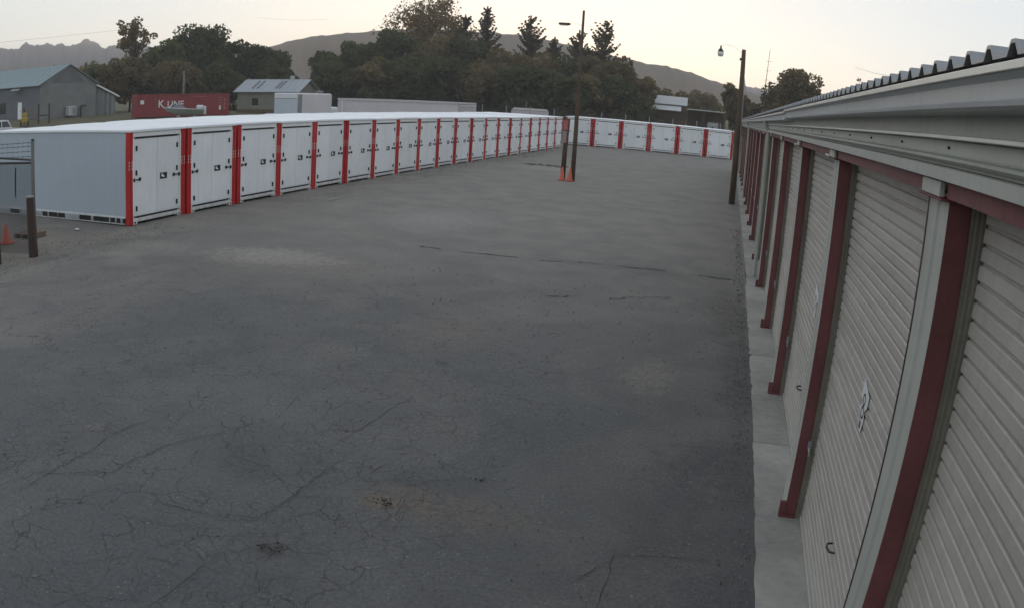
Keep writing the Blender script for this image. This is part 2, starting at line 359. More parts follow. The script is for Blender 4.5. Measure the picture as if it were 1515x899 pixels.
def make_ground():
    xs = sorted(set(np.concatenate([np.linspace(-3000, -200, 22), np.linspace(-200, 120, 65), np.linspace(120, 3000, 22)]).round(2)))
    ys = sorted(set(np.concatenate([np.linspace(-1500, -40, 12), np.linspace(-40, 220, 66), np.linspace(220, 3000, 22)]).round(2)))
    vs = [(x, y, ground_z(x, y) - 0.05) for y in ys for x in xs]; n = len(xs)
    fs = [(j*n+i, j*n+i+1, (j+1)*n+i+1, (j+1)*n+i) for j in range(len(ys)-1) for i in range(n-1)]
    MB().add(vs, fs).build('ground', soil_material('dry_earth', (0.13, 0.105, 0.075), (0.10, 0.105, 0.05), 0.06), smooth=True)
    struct(bpy.data.objects['ground'])
    # yard: one sheet of asphalt with an irregular border
    r = random.Random(3); nx, ny = 60, 150
    x0, x1, y0, y1 = -21.8, 0.72, -6.0, 80.0
    vs = []; 
    for j in range(ny+1):
        for i in range(nx+1):
            x = x0 + (x1-x0)*i/nx; y = y0 + (y1-y0)*j/ny
            if i == nx: x += r.uniform(-0.035, 0.02)
            if i == 0: x += r.uniform(-0.2, 0.2)
            z = ground_z(x, y) + 0.0 + 0.012*math.sin(x*0.9+1.3*math.sin(y*0.35))*math.sin(y*0.5)*(1 if i < nx-1 else 0)
            vs.append((x, y, z))
    fs = [(j*(nx+1)+i, j*(nx+1)+i+1, (j+1)*(nx+1)+i+1, (j+1)*(nx+1)+i) for j in range(ny) for i in range(nx)]
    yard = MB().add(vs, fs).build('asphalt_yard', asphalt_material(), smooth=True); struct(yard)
    # long open cracks and the seam across the yard
    M_CR = paint('crack_dirt', (0.020, 0.019, 0.018), 0.95, 0.3, 9)
    lines = [[(-3.34,3.2),(-3.34,3.51),(-3.34,3.89),(-3.30,4.36)], [(-3.3,4.36),(-3.49,4.51),(-3.65,4.63)], [(-4.35,4.77),(-4.02,4.83),(-3.73,4.85),(-3.55,4.94),(-3.35,5.0),(-3.28,5.34),(-3.27,5.83),(-3.22,6.35)],
             [(-3.44,6.72),(-3.36,7.29),(-3.3,7.98),(-3.23,8.26)], [(-2.44,6.09),(-2.27,6.32),(-2.0,6.5),(-1.7,6.55)], [(-7.12,17.39),(-5.72,17.2),(-4.77,17.24),(-3.69,17.23),(-2.84,17.61),(-1.78,17.62),(-0.88,17.78),(0.03,17.57),(0.67,17.58)],
             [(-3.26,13.74),(-2.55,14.2),(-1.89,14.34),(-1.2,14.91),(-0.18,15.31)], [(-5.59,4.02),(-5.54,4.34),(-5.57,4.75),(-5.54,5.33),(-5.64,5.77),(-5.5,6.3)], [(-5.76,4.54),(-5.47,4.7),(-5.29,4.86),(-5.03,5.02),(-5.02,5.38),(-4.91,5.91),(-4.6,6.4)],
             [(-0.74,5.04),(-0.51,5.51),(-0.47,5.61),(-0.04,5.7),(0.4,5.75)], [(-0.49,5.6),(-0.46,5.21),(-0.49,4.83),(-0.42,4.4)], [(-4.6,6.4),(-4.3,7.0),(-4.45,7.7),(-4.2,8.6)], [(-3.4,5.6),(-3.75,5.9),(-4.2,5.95),(-4.6,6.3)]]
    for k, ln in enumerate(lines):
        w0 = (0.005 if k < 9 else 0.0035) if k not in (5, 6) else (0.034 if k == 5 else 0.018)
        pts = []
        for a, b in zip(ln[:-1], ln[1:]):
            d = math.dist(a, b); n = max(2, int(d/0.07))
            for i in range(n):
                q = i/n; j = 0.016 if k not in (5, 6) else 0.04
                pts.append((a[0]+(b[0]-a[0])*q + r.uniform(-j, j), a[1]+(b[1]-a[1])*q + r.uniform(-j, j)))
        pts.append(ln[-1]); mb = MB(); prev = None
        for i, p in enumerate(pts):
            a, b = pts[max(i-1, 0)], pts[min(i+1, len(pts)-1)]
            d = math.dist(a, b) or 1; nx_, ny_ = -(b[1]-a[1])/d, (b[0]-a[0])/d
            w = w0*r.uniform(0.25, 1.0)*min(1, 0.35 + min(i, len(pts)-1-i)*0.2)
            z = ground_z(*p) + 0.0145
            cur = [(p[0]+nx_*w, p[1]+ny_*w, z), (p[0]-nx_*w, p[1]-ny_*w, z)]
            if prev and not (k in (5, 6) and math.sin(i*0.37+1.7*math.sin(i*0.11)) > 0.35): mb.add(prev + cur[::-1], [(0, 1, 2, 3)])
            prev = cur
        mb.build('crack', M_CR, yard)
    # crumbled holes: shards of broken asphalt lying in shallow pits
    for (cx, cy, rad, n) in ((-2.5, 5.76, 0.08, 22), (-3.01, 4.66, 0.08, 20), (-1.9, 6.52, 0.05, 8), (-10.2, 45.3, 0.9, 30)):
        mb = MB()
        for _ in range(n):
            a = r.uniform(0, 6.28); q = rad*math.sqrt(r.random()); sx = rad*r.uniform(0.05, 0.2)
            x, y = cx+math.cos(a)*q*1.5, cy+math.sin(a)*q
            mb.add([(x+sx*math.cos(t+a)*r.uniform(.6, 1.2), y+sx*math.sin(t+a)*0.7, ground_z(x, y)+0.013+(0.012 if e else 0)) for e in (0, 1) for t in (0.3, 1.9, 3.5, 5.0)],
                   [(3,2,1,0),(4,5,6,7),(0,1,5,4),(1,2,6,5),(2,3,7,6),(3,0,4,7)])
        struct(mb.build('broken_asphalt', paint('broken_asphalt_shards', (0.066,0.060,0.052), .95, .4, 9), yard), 'stuff')
    # loose gravel
    mg = paint('loose_gravel', (0.19, 0.175, 0.155), 0.9, 0.5, 9); mb = MB()
    for k in range(2600):
        if k < 700: x, y = r.uniform(-14.5, -13.0)+r.gauss(0, .5), r.uniform(9.5, 17)
        elif k < 1300: x, y = 0.62-abs(r.gauss(0, .12)), r.uniform(4.0, 26)
        elif k < 1800: x, y = r.uniform(-13.9, -12.6), r.uniform(17, 60)
        else: x, y = r.uniform(-7, 0.4), 3.2 + 12*r.random()**1.6
        s = r.uniform(0.004, 0.012)*(1+0.05*y); z = ground_z(x, y)+0.010
        mb.add([(x+s,y,z),(x-s*.6,y+s*.9,z),(x-s*.6,y-s*.8,z),(x,y,z+s*1.1)], [(0,1,3),(1,2,3),(2,0,3)])
    struct(mb.build('gravel', mg, yard), 'stuff')
    # two worn white paint lines near the containers
    mp = paint('worn_line_paint', (0.36, 0.36, 0.35), 0.9, 0.45, 6)
    for (a, b) in (((-12.42,23.3),(-12.36,25.4)), ((-11.66,24.7),(-11.6,25.7))):
        mb = MB(); n = 26
        for i in range(n):
            if r.random() < 0.25: continue
            q0, q1 = i/n, (i+0.9)/n; w = 0.055*r.uniform(0.5, 1)
            xa, ya = a[0]+(b[0]-a[0])*q0, a[1]+(b[1]-a[1])*q0; yb = a[1]+(b[1]-a[1])*q1
            mb.add([(xa-w,ya,.016),(xa+w,ya,.016),(xa+w*r.uniform(.6,1),yb,.016),(xa-w*r.uniform(.6,1),yb,.016)], [(0,1,2,3)])
        mb.build('paint_line', mp, yard)
make_ground()

def hill_mesh(name, prof, d_ridge, d_foot, m, seed, rough, az_step=0.35):
    azs = np.arange(prof[-1][0], prof[0][0], az_step); pa = np.array(sorted(prof))
    r = np.random.default_rng(seed); ph = r.uniform(0, 6.28, 12)
    rows = 26; vs = []; fs = []
    for i, az in enumerate(azs):
        el = np.interp(az, pa[:, 0], pa[:, 1])
        zr = zel(el, d_ridge)
        zr += rough*(math.sin(az*3.1+ph[0])*0.5 + math.sin(az*7.3+ph[1])*0.3 + math.sin(az*17+ph[2])*0.18)
        for j in range(rows):
            q = j/(rows-1)*1.35          # 1.0 = ridge, beyond it the back slope
            if q <= 1:
                d = d_foot + (d_ridge-d_foot)*q; s = (q*q*(3-2*q))*0.55 + q*0.45
                z = 4 + (zr-4)*s
                gully = math.sin(az*5.2+ph[3]+q*2.2*math.sin(az*1.3+ph[4]))*math.sin(q*math.pi)*min(rough, 1.0)*1.8 + math.sin(az*11+q*5+ph[5])*math.sin(q*math.pi)*min(rough, 1.0)*0.8
                z += gully
            else:
                d = d_ridge + (d_ridge-d_foot)*(q-1); z = zr - (q-1)*(zr)*1.6
            x, y = polar(az, d); vs.append((x, y, z))
    for i in range(len(azs)-1):
        for j in range(rows-1):
            fs.append((i*rows+j, i*rows+j+1, (i+1)*rows+j+1, (i+1)*rows+j))
    o = MB().add(vs, fs).build(name, m, smooth=True); struct(o); return o

hill_mesh('hill', [(46,0.9),(40,2.0),(36,2.9),(31.7,3.64),(30.5,4.04),(28.6,4.36),(26.8,4.56),(24.9,4.76),(20,5.1),(15,4.95),(11,4.4),(7.3,3.76),(5.96,3.59),(4.05,3.44),(2.1,3.02),(0.2,2.52),(-1.5,2.2),(-5,1.8),(-12,1.2),(-24,0.5)],
          620, 330, soil_material('dry_grass_hill', (0.165, 0.115, 0.080), (0.110, 0.083, 0.058), 0.012, 0.5), 5, 0.8)
hill_mesh('mountain', [(75,2.6),(62,3.1),(56,3.4),(51.7,3.62),(50.7,3.64),(49.85,4.0),(49.15,3.70),(48.43,4.05),(47.8,3.76),(46.6,3.76),(45.47,4.06),(44.6,3.82),(44.1,3.5),(43.6,3.6),(40,3.5),(35,3.6),(32,3.0),(25,2.6),(10,2.4),(0,2.55),(-2.4,2.66),(-6,2.6),(-10,2.5),(-20,2.1),(-35,2.0)],
          1000, 640, soil_material('far_mountain_rock', (0.125, 0.100, 0.100), (0.085, 0.070, 0.075), 0.006, 0.6), 9, 3.2, 0.12)

# ------------------------------------------------------------------ storage building on the right
BX, B0, BS, PW = 0.938, 3.575, 3.473, 0.3235
Y_END = 57.2
N_POST = 16
DOORX = 1.105
def make_building():
    o = thing('storage_building', 'long beige self-storage building with maroon trim and roll-up doors along the yard', 'building', (BX, 0, 0))
    X = lambda x: x - BX
    def P(pts): return [(X(a), b) for a, b in pts]
    # shell behind the fronts: end walls and back
    MB().box(X(1.18), X(9.2), -1.6, Y_END-0.02, 0.0, 3.50).build('wall', M_BEIGE, o)
    # fascia profiles
    MB().strip(P([(0.905,3.272),(0.862,3.276),(0.860,3.325),(0.884,3.330)]), 'y', -1.6, Y_END, 0.04).build('eave_trim', M_BEIGE, o)
    MB().strip(P([(0.893,3.333),(0.893,3.343),(0.868,3.347),(0.854,3.357),(0.866,3.368),(0.858,3.376),(0.872,3.383),(0.872,3.432)]), 'y', -1.6, Y_END, 0.03).build('fascia_panel', M_BEIGE, o)
    MB().strip(P([(0.874,3.434),(0.846,3.438),(0.842,3.447),(0.850,3.455),(0.884,3.458),(0.890,3.60)]), 'y', -1.6, Y_END, 0.03).build('soffit_panel', M_BEIGE, o)
    MB().box(X(0.834), X(0.8415), -1.6, Y_END, 3.4365, 3.4505, 0.002).build('lip_highlight', M_BRIGHT, o)  # pale strip painting the sunlit line on the soffit lip
    for (a, b, dz) in ((-1.6, 11.3, 0.0), (11.33, Y_END+0.1, -0.022)): MB().box(X(0.728), X(0.7365), a, b, 3.627+dz, 3.651+dz, 0.002).build('gutter_highlight', M_BRIGHT, o)  # sunlit rim of the gutter, painted as pale strips
    # screws of the fascia
    for k in range(14):
        MB().tube([(X(0.872), 2.2+0.9*k, 3.405), (X(0.862), 2.2+0.9*k, 3.405)], 0.006, 6).build('screw', M_DARKSTEEL, o)
    # gutters, two lengths butted near the third door
    for (a, b, dz) in ((-1.6, 11.3, 0.0), (11.33, Y_END+0.1, -0.022)):
        prof = [(0.885,3.53),(0.775,3.53),(0.752,3.537),(0.748,3.552),(0.764,3.560),(0.764,3.610),(0.742,3.626),(0.738,3.648),(0.756,3.650),(0.760,3.640),(0.790,3.60),(0.790,3.552),(0.885,3.552)]
        MB().prism([(X(p[0]), p[1]+dz) for p in prof], 'y', a, b).build('gutter', M_GUTTER, o)
    for k in range(13): MB().box(X(0.736), X(0.90), 2.9+k*1.9, 2.915+k*1.9, 3.640 if k < 5 else 3.618, 3.648 if k < 5 else 3.626).build('gutter_strap', M_GALV, o)
    # roof: closure strip plus ribbed sheet, each rib a raised fold running up the slope
    MB().box(X(0.835), X(0.93), -1.6, Y_END, 3.60, 3.692).build('eave_closure', paint('brown_closure', (0.09,0.07,0.055), .7, .3, 3), o)
    slope = 0.06; roof = MB(); pitch = 0.237; n = int((Y_END+1.8)/pitch); prof = []
    for k in range(n):
        y = -1.7 + k*pitch
        prof += [(y, 0.0), (y+0.135, 0.0), (y+0.165, 0.038), (y+0.20, 0.038)]
    prof.append((-1.7+n*pitch, 0.0))
    vs = []; zb = 3.706
    for (x, dz) in ((0.815, 0.0), (9.4, (9.4-0.815)*slope)):
        vs += [(X(x), y, zb+dz+h) for y, h in prof] + [(X(x), y, zb+dz+h-0.012) for y, h in prof]
    q = len(prof); fs = []
    for i in range(q-1):
        fs += [(i, i+1, 2*q+i+1, 2*q+i), (q+i+1, q+i, 3*q+i, 3*q+i+1), (i+1, i, q+i, q+i+1)]
    roof.add(vs, fs).build('roof', M_ROOFM, o)
    # posts, jambs, headers, doors
    post_bm = MB().prism([(0,0),(0,-0.135),(0.012,-0.145),(0.012,-0.178),(0,-0.188),(0,-PW),(0.03,-PW),(0.03,0)], 'z', 0.03, 3.188).mesh('post', M_BEIGE)
    lip = MB().box(0.010, 0.03, 0.002, 0.072, 0.03, 3.186).mesh('edge_lip', M_MAROOND)
    jamb = MB().box(0.0, 0.103, -PW-0.006, -PW-0.001, 0.012, 3.19).mesh('jamb', M_MAROON)
    jambf = MB().box(0.032, 0.118, 0.0, 0.0045, 0.012, 3.19).mesh('jamb', M_MAROON)
    track = MB().prism([(0.105,-PW-0.003),(0.105,-PW-0.030),(0.118,-PW-0.030),(0.122,-PW-0.045),(0.138,-PW-0.045),(0.142,-PW-0.060),(0.160,-PW-0.060),(0.160,-PW-0.003)], 'z', 0.02, 3.19).mesh('door_track', paint('weathered_track', (0.19, 0.175, 0.14), .6, .35, 3, .4))
    trackf = MB().box(0.120, 0.16, 0.006, 0.05, 0.02, 3.19).mesh('door_track', M_BEIGE)
    foot = MB().box(-0.055, -0.003, -PW-0.02, -PW+0.01, 0.014, 0.16).box(-0.055, 0.10, -PW-0.055, -PW-0.021, 0.014, 0.03).mesh('post_foot', M_MAROON)
    ledge = MB().box(-0.045, 0.03, -PW-0.02, 0.06, 3.190, 3.203, 0.003).mesh('ledge', M_MAROON)
    brk = MB().box(-0.052, -0.028, -PW-0.012, 0.0-0.02, 3.205, 3.268, 0.003).mesh('bracket', M_BEIGE)
    tab = MB().bevbox(-0.078, -0.046, -0.075, 0.075, 3.207, 3.222, 0.004).mesh('glint_tab', M_BRIGHT)  # pale tab added to carry the glint at the post top
    hasp = MB().box(0.085, 0.118, -PW-0.05, -PW-0.012, 0.70, 0.78).tube([(0.10,-PW-0.05,0.72),(0.10,-PW-0.09,0.70),(0.10,-PW-0.09,0.66)], 0.012, 6).mesh('latch', M_GALV)
    slatp = [(0.004,0.0),(0.004,0.007),(-0.008,0.012),(-0.0125,0.019),(-0.0105,0.068),(-0.006,0.073),(0.004,0.0765)]
    blen = BS-PW-0.06
    slat = MB().strip([(DOORX-BX+a, b) for a, b in slatp], 'y', 0, blen, 0.006).mesh('slat', M_SLAT)
    nsl = 41; curtain = MB()
    for k in range(nsl): curtain.strip([(DOORX-BX+a, b+k*0.0765) for a, b in slatp], 'y', 0, blen, 0.006)
    curtain = curtain.mesh('door', M_SLAT)
    bar = MB().box(DOORX-BX-0.02, DOORX-BX+0.012, 0, blen, 0.022, 0.058, 0.003).mesh('bottom_bar', M_BEIGE)
    header = MB().box(X(0.915), X(0.975), 0.004, BS-PW-0.03, 3.205, 3.270).mesh('header', M_MAROON)
    for k in range(0, N_POST+1):
        y = B0 + (k-1)*BS
        if y > Y_END: break
        p = link('post', post_bm, o, (0, y, 0))
        for me in (lip, jamb, jambf, foot, ledge): link(me.name.split('.')[0], me, p)
        b = link('bracket', brk, p)
        if k in (2, 3, 6): link('glint_tab', tab, p, (0, -0.02, 0))
        link('door_track', track, o, (0, y, 0)); link('door_track', trackf, o, (0, y, 0)); link('latch', hasp, o, (0, y, rnd.uniform(-.05, .3)))
        if k < N_POST:
            link('header', header, o, (0, y, 0))
            if k <= 3:
                d = bpy.data.objects.new('door', None); COL.objects.link(d); d.parent = o; d.location = (0, y+0.03, 0)
                for j in range(nsl): link('slat', slat, d, (rnd.uniform(-.0012, .0012), 0, 0.058+j*0.0765))
            else:
                d = link('door', curtain, o, (0, y+0.03, 0.058))
            bo = link('bottom_bar', bar, d, (0, 0, 0 if k <= 3 else -0.058))
            if k in (0, 1, 2):
                hz = 0.70 - (0 if k <= 3 else 0.058); hx = DOORX-BX-0.02; hy = 1.33
                mb = MB().tube([(hx+0.008,hy-0.07,hz),(hx-0.03,hy-0.06,hz),(hx-0.045,hy,hz+0.004),(hx-0.03,hy+0.06,hz),(hx+0.008,hy+0.07,hz)], 0.009, 6)
                mb.build('handle', M_DARKSTEEL, d)
            if k in (1, 2):    # torn white notice stuck on the slats
                hx = DOORX-BX-0.0175; yc, zc = (1.40, 1.72) if k == 1 else (1.22, 1.68)
                mb = MB(); pts = [(-.13,.10),(.10,.16),(.13,.04),(.05,.02),(.10,-.05),(.03,-.09),(.02,-.16),(-.05,-.17),(-.09,-.08),(-.06,-.02),(-.12,.02)]
                vs = [(hx-e, yc+a, zc+b) for e in (0, .0015) for a, b in pts]; q = len(pts)
                mb.add(vs, [tuple(range(q)), tuple(range(2*q-1, q-1, -1))] + [(i, (i+1) % q, q+(i+1) % q, q+i) for i in range(q)])
                no = mb.build('notice', M_PAPER, d)
                mb = MB()
                def ring(cy, cz, ra, rb, w, a0, a1):
                    vs = []; fs = []
                    for i in range(13):
                        t = R(a0+(a1-a0)*i/12)
                        for q in (1, 1-w): vs.append((hx-0.0035, yc+cy+math.cos(t)*ra*q, zc+cz+math.sin(t)*rb*q))
                        if i: fs.append((2*i-2, 2*i, 2*i+1, 2*i-1))
                    mb.add(vs, fs)
                if k == 1:
                    ring(.0,.042,.045,.042,.32,0,360); ring(-.005,-.042,.052,.044,.32,0,360)
                    mb.build('print', M_BLACK, no)
                    MB().add([(hx-.004,yc-.03,zc-.10),(hx-.004,yc+.015,zc-.10),(hx-.004,yc+.01,zc-.15),(hx-.004,yc-.03,zc-.145)], [(0,1,2,3)]).build('print', paint('magenta_ink', (0.20,0.03,0.10), .6), no)
                else:
                    ring(.0,.03,.045,.035,.4,0,360); ring(-.01,-.05,.03,.03,.4,0,360); mb.build('print', paint('grey_ink', (0.2,0.2,0.2), .6), no)
    # downspouts
    for y in (18.3, 37.5):
        mb = MB().tube([(X(0.80),y,3.54),(X(0.80),y,3.44),(X(0.885),y,3.28),(X(0.885),y,0.35),(X(0.885),y,0.03)], 0.045, 10)
        mb.build('downspout', M_BEIGE, o, smooth=False)
make_building()

def make_apron():
    ap = MB().box(0.78, 1.30, -2.0, Y_END, -0.05, 0.004).build('concrete_apron', M_CONC); struct(ap)
    r = random.Random(5); y = -2.0
    while y < Y_END-0.5:
        y2 = min(y + 3.473, Y_END); xe = 0.665 if y < 17.2 else 0.70
        if y < 17.2 < y2: y2 = 17.2
        pts = []; n = 26
        for i in range(n+1): pts.append((xe + r.uniform(-0.007, 0.010) + (0.02 if r.random() < 0.06 else 0), y+0.006+(y2-y-0.012)*i/n))
        pts += [(1.29, y2-0.006), (1.29, y+0.006)]
        MB().prism(pts[::-1], 'z', -0.04, 0.0145 + r.uniform(0, 0.003)).build('slab', M_CONC, ap)
        y = y2
make_apron()

# ------------------------------------------------------------------ white storage containers
CW, CD, CH = 2.438, 6.06, 2.47
ORD = 'first second third fourth fifth sixth seventh eighth ninth tenth eleventh twelfth thirteenth fourteenth fifteenth sixteenth seventeenth eighteenth nineteenth twentieth'.split()
def container_meshes():
    M = {}
    M['body'] = MB().box(0.02, CW-0.02, 0.12, CD-0.02, 0.20, CH).box(0.24, CW-0.24, 0.20, CD-0.1, 0.05, 0.199).mesh('body', M_SIDE_SHADE)
    M['roof'] = None
    rb = MB(); n = 6
    # cambered roof sheet with rolled lip
    vs = []; fs = []
    xs = [-0.012, 0.02, 0.45, CW/2, CW-0.45, CW-0.02, CW+0.012]; hz = [0.0, 0.006, 0.016, 0.020, 0.016, 0.006, 0.0]
    ys = [-0.035, 0.0, CD/2, CD-0.02, CD+0.012]; hy = [0.0, 0.005, 0.012, 0.005, 0.0]
    for j, y in enumerate(ys):
        for i, x in enumerate(xs): vs.append((x, y, CH+0.055+(hz[i]+hy[j] if 0 < j < 4 and 0 < i < 6 else 0)))
    for j in range(4):
        for i in range(6): a = j*7+i; fs.append((a, a+1, a+8, a+7))
    rb.add(vs, fs); rb.box(-0.012, CW+0.012, -0.035, CD+0.012, CH+0.003, CH+0.0545)
    M['roof'] = rb.mesh('roof', M_ROOFW)
    M['header'] = MB().box(0.178, CW-0.178, 0.025, 0.12, 2.335, CH-0.002, 0.006).mesh('header', M_WHITE)
    M['post'] = MB().prism([(0,0),(0.05,0.0),(0.062,0.022),(0.108,0.022),(0.120,0),(0.172,0),(0.172,0.118),(0,0.118)], 'z', 0.0, CH).mesh('post', M_RED)
    M['jamb'] = MB().box(0, 0.045, 0.012, 0.118, 0.17, 2.333, 0.004).mesh('jamb', M_WHITE)
    dw = (CW-2*0.225)/2 - 0.006
    M['door'] = MB().bevbox(0, dw, 0.032, 0.085, 0.215, 2.285, 0.006).mesh('door', M_DOOR)
    M['gasket'] = MB().bevbox(0.345, CW-0.345, 0.012, 0.060, 0, 0.045, 0.008).mesh('gasket_bar', M_BLACK)
    M['sill'] = MB().box(0.175, CW-0.175, 0.02, 0.12, 0.062, 0.168, 0.008).mesh('sill', M_WHITE)
    M['foot'] = MB().box(0, 0.17, -0.004, 0.12, 0.0, 0.11, 0.008).mesh('corner_foot', M_WHITE)
    M['hole'] = MB().tube([(0,0.0,0),(0,-0.008,0)], 0.025, 8).mesh('lifting_hole', M_BLACK)
    M['hinge'] = MB().box(-0.028, 0.028, 0.006, 0.04, -0.065, 0.065, 0.008).tube([(0,0.004,-0.07),(0,0.004,0.07)], 0.014, 6).mesh('hinge', M_BLACK)
    M['latch'] = MB().box(-0.04, 0.04, 0.0, 0.034, -0.045, 0.045, 0.008).mesh('latch', M_BLACK)
    M['rod'] = MB().tube([(0,0.018,0),(0.10,0.018,0)], 0.016, 6).mesh('latch_rod', M_BLACK)
    M['sign'] = MB().box(-0.15, 0.15, 0.020, 0.031, -0.085, 0.085, 0.003).mesh('sign', M_BLACK)
    M['signp'] = MB().add([(a, 0.0185, b) for a, b in ((-.10,.05),(-.02,.055),(-.02,.01),(.05,-.02),(.03,-.045),(-.06,-.035),(-.11,-.01))], [tuple(range(7))]).mesh('sign_print', M_PAPER)
    mk = MB()
    for k in range(3):
        for c in (0.022, 0.052, 0.115, 0.145):
            z = 1.47+k*0.085
            mk.box(c, c+0.016, -0.003, 0.030, z, z+0.055)
    # faint stencilled numbers: pale blocks on the raised flats of the post
    mk2 = MB()
    for k in range(3):
        z = 1.47+k*0.085
        for (c, w) in ((0.010, 0.034), (0.126, 0.036)):
            mk2.add([(c,-.002,z),(c+w,-.002,z),(c+w,-.002,z+.018),(c,-.002,z+.018)], [(0,1,2,3)])
            mk2.add([(c,-.002,z+.018),(c+w*.4,-.002,z+.018),(c+w*.4,-.002,z+.05),(c,-.002,z+.05)], [(0,1,2,3)])
            mk2.add([(c+w*.5,-.002,z+.036),(c+w,-.002,z+.036),(c+w,-.002,z+.055),(c+w*.5,-.002,z+.055)], [(0,1,2,3)])
    M['mark'] = mk2.mesh('stencil_marking', M_PAPER)
    M['rail'] = MB().box(0.0, 0.06, 0.16, CD-0.1, 0.185, 0.235).box(0.0, 0.06, 0.16, CD-0.1, 0.02, 0.05).mesh('side_rail', M_WHITE)
    return M
CM = container_meshes()
def make_container():
    o = thing('storage_container', '', 'container')
    link('body', CM['body'], o); link('roof', CM['roof'], o); link('header', CM['header'], o); link('sill', CM['sill'], o)
    for x in (0.0, CW-0.172):
        p = link('post', CM['post'], o, (x, 0, 0)); struct(link('stencil_marking', CM['mark'], p), 'stuff')
    for x in (0.176, CW-0.176-0.045): link('jamb', CM['jamb'], o, (x, 0, 0))
    for z in (2.288, 0.170): link('gasket_bar', CM['gasket'], o, (0, 0, z))
    for x in (0.176, CW-0.176-0.17):
        f = link('corner_foot', CM['foot'], o, (x, 0, 0)); link('lifting_hole', CM['hole'], f, (0.085, -0.004, 0.06))
    dw = (CW-2*0.225)/2 - 0.006
    for sd in (0, 1):
        d = link('door', CM['door'], o, (0.225 if sd == 0 else CW/2+0.006, 0, 0))
        hx = 0.12 if sd == 0 else dw-0.12; sg = 1 if sd == 0 else -1
        for z in (2.03, 1.38, 0.42): link('hinge', CM['hinge'], d, (hx, 0, z))
        link('latch', CM['latch'], d, (hx-0.10*sg, 0, 1.19)); link('latch', CM['latch'], d, (hx+0.14*sg, 0, 1.20))
        link('latch_rod', CM['rod'], d, (hx-0.02 if sd == 0 else hx-0.10+0.02, 0, 1.195))
        if sd == 1:
            s = link('sign', CM['sign'], d, (0.28, 0, 1.21)); link('sign_print', CM['signp'], s)
    link('side_rail', CM['rail'], o)
    return o
proto = make_container()
LB = [0.0,0.996,2.036,3.034,4.016,4.999,5.984,6.957,7.928,8.949,9.952,10.965,11.99,13.008,14.026,15.037,16.038,17.036,18.071,19.086,20.1]
la = R(-1.1611); LX, LY = -14.6646, 16.1479
for i in range(20):
    c = proto if i == 0 else copy_tree(proto)
    mid = (LB[i]+LB[i+1])/2*2.49; t0 = mid - CW/2 + (0.02 if i == 0 else 0)
    jit = rnd.uniform(-0.03, 0.03)
    c.location = (LX - math.sin(la)*t0 + jit, LY + math.cos(la)*t0, -0.004 + 0.02*rnd.random() + ground_z(-14.5, LY+t0))
    c.rotation_euler.z = math.pi/2 + la + R(rnd.uniform(-0.25, 0.25))
    c['group'] = 'white containers in the long row'
    if i == 0: c['label'] = 'white storage container with dark fork pockets, at the chain-link fence end of the row'
    else: c['label'] = 'white storage container with red posts in the long row, %s from the chain-link fence' % ORD[i]
# fork pockets along the exposed side of the end container
for (a, b) in ((0.12,0.25),(0.33,0.49),(0.54,0.73),(0.78,1.42),(1.52,2.02),(2.65,2.97),(2.99,3.40),(3.46,3.70),(4.85,5.35)):
    MB().box(0.004, 0.05, a, b, 0.052, 0.183).build('fork_pocket', M_BLACK, proto)
segs = [0.16,0.25,0.33,0.49,0.54,0.73,0.78,1.42,1.52,2.02,2.65,2.97,2.99,3.40,3.46,3.70,4.85,5.35,5.96]
for a, b in zip(segs[1::2], segs[2::2]): MB().box(0.0, 0.058, a, b, 0.0505, 0.1845).build('rail_web', M_SIDE_SHADE, proto)
ra = R(5.1644)
for k in range(6):
    c = copy_tree(proto)
    for ch in list(c.children):
        if ch.name.startswith(('fork_pocket', 'rail_web')): bpy.data.objects.remove(ch)
    t0 = (k-1)*2.53 + (2.53-CW)/2 - 0.03
    x, y = -12.1101 + math.cos(ra)*t0, 72.1272 + math.sin(ra)*t0
    c.location = (x, y, ground_z(x, y) + 0.012*rnd.random()); c.rotation_euler.z = ra + R(rnd.uniform(-.3, .3))
    c['group'] = 'white containers across the far end'
    c['label'] = ('white container across the far end of the yard, %s from the beige building' % ORD[5-k]) if k < 5 else 'white container across the far end of the yard, first from the beige building'

# ------------------------------------------------------------------ yard furniture
def lamp_pole():
    x, y = -7.07, 37.3
    o = thing('utility_pole', 'tall slim wooden pole with lamp arm standing in the middle of the yard', 'pole', (x, y, 0))
    MB().tube([(0,0,-0.3),(0.01,0,2),(0.0,0,4.5),(0.02,0,8.04)], [0.115,0.105,0.085,0.055], 12).build('shaft', M_POLE, o, smooth=True)
    MB().tube([(0.0,0,7.30),(-0.35,0,7.42),(-0.62,0,7.40)], 0.007, 6).build('lamp_arm', M_GALV, o)
    h = MB().bevbox(-1.12, -0.58, -0.10, 0.10, 7.30, 7.41, 0.03).build('lamp_head', M_DARKSTEEL, o)
    MB().box(-1.05, -0.70, -0.08, 0.08, 7.275, 7.299).build('lens', M_BRIGHT, h)
lamp_pole()
def stub_post():
    x, y = -7.56, 37.4
    o = thing('wooden_post', 'short dark wooden post with faded pink board beside the tall pole', 'post', (x, y, 0))
    MB().tube([(0,0,-0.2),(0.02,0,1.4),(0.08,0,2.88)], [0.125,0.115,0.105], 12).build('shaft', M_POLE, o, smooth=True)
    MB().box(-0.10, 0.12, -0.135, -0.118, 2.35, 2.80, 0.004).build('board', M_PINK, o)
    MB().box(-0.11, 0.08, -0.138, -0.120, 1.75, 2.30, 0.004).build('notice', paint('grey_notice', (0.30, 0.27, 0.26), .7, .2, 4), o)
    MB().box(0.10, 0.118, -0.135, -0.02, 1.75, 2.78, 0.003).build('reflector_strip', M_RED, o)
stub_post()
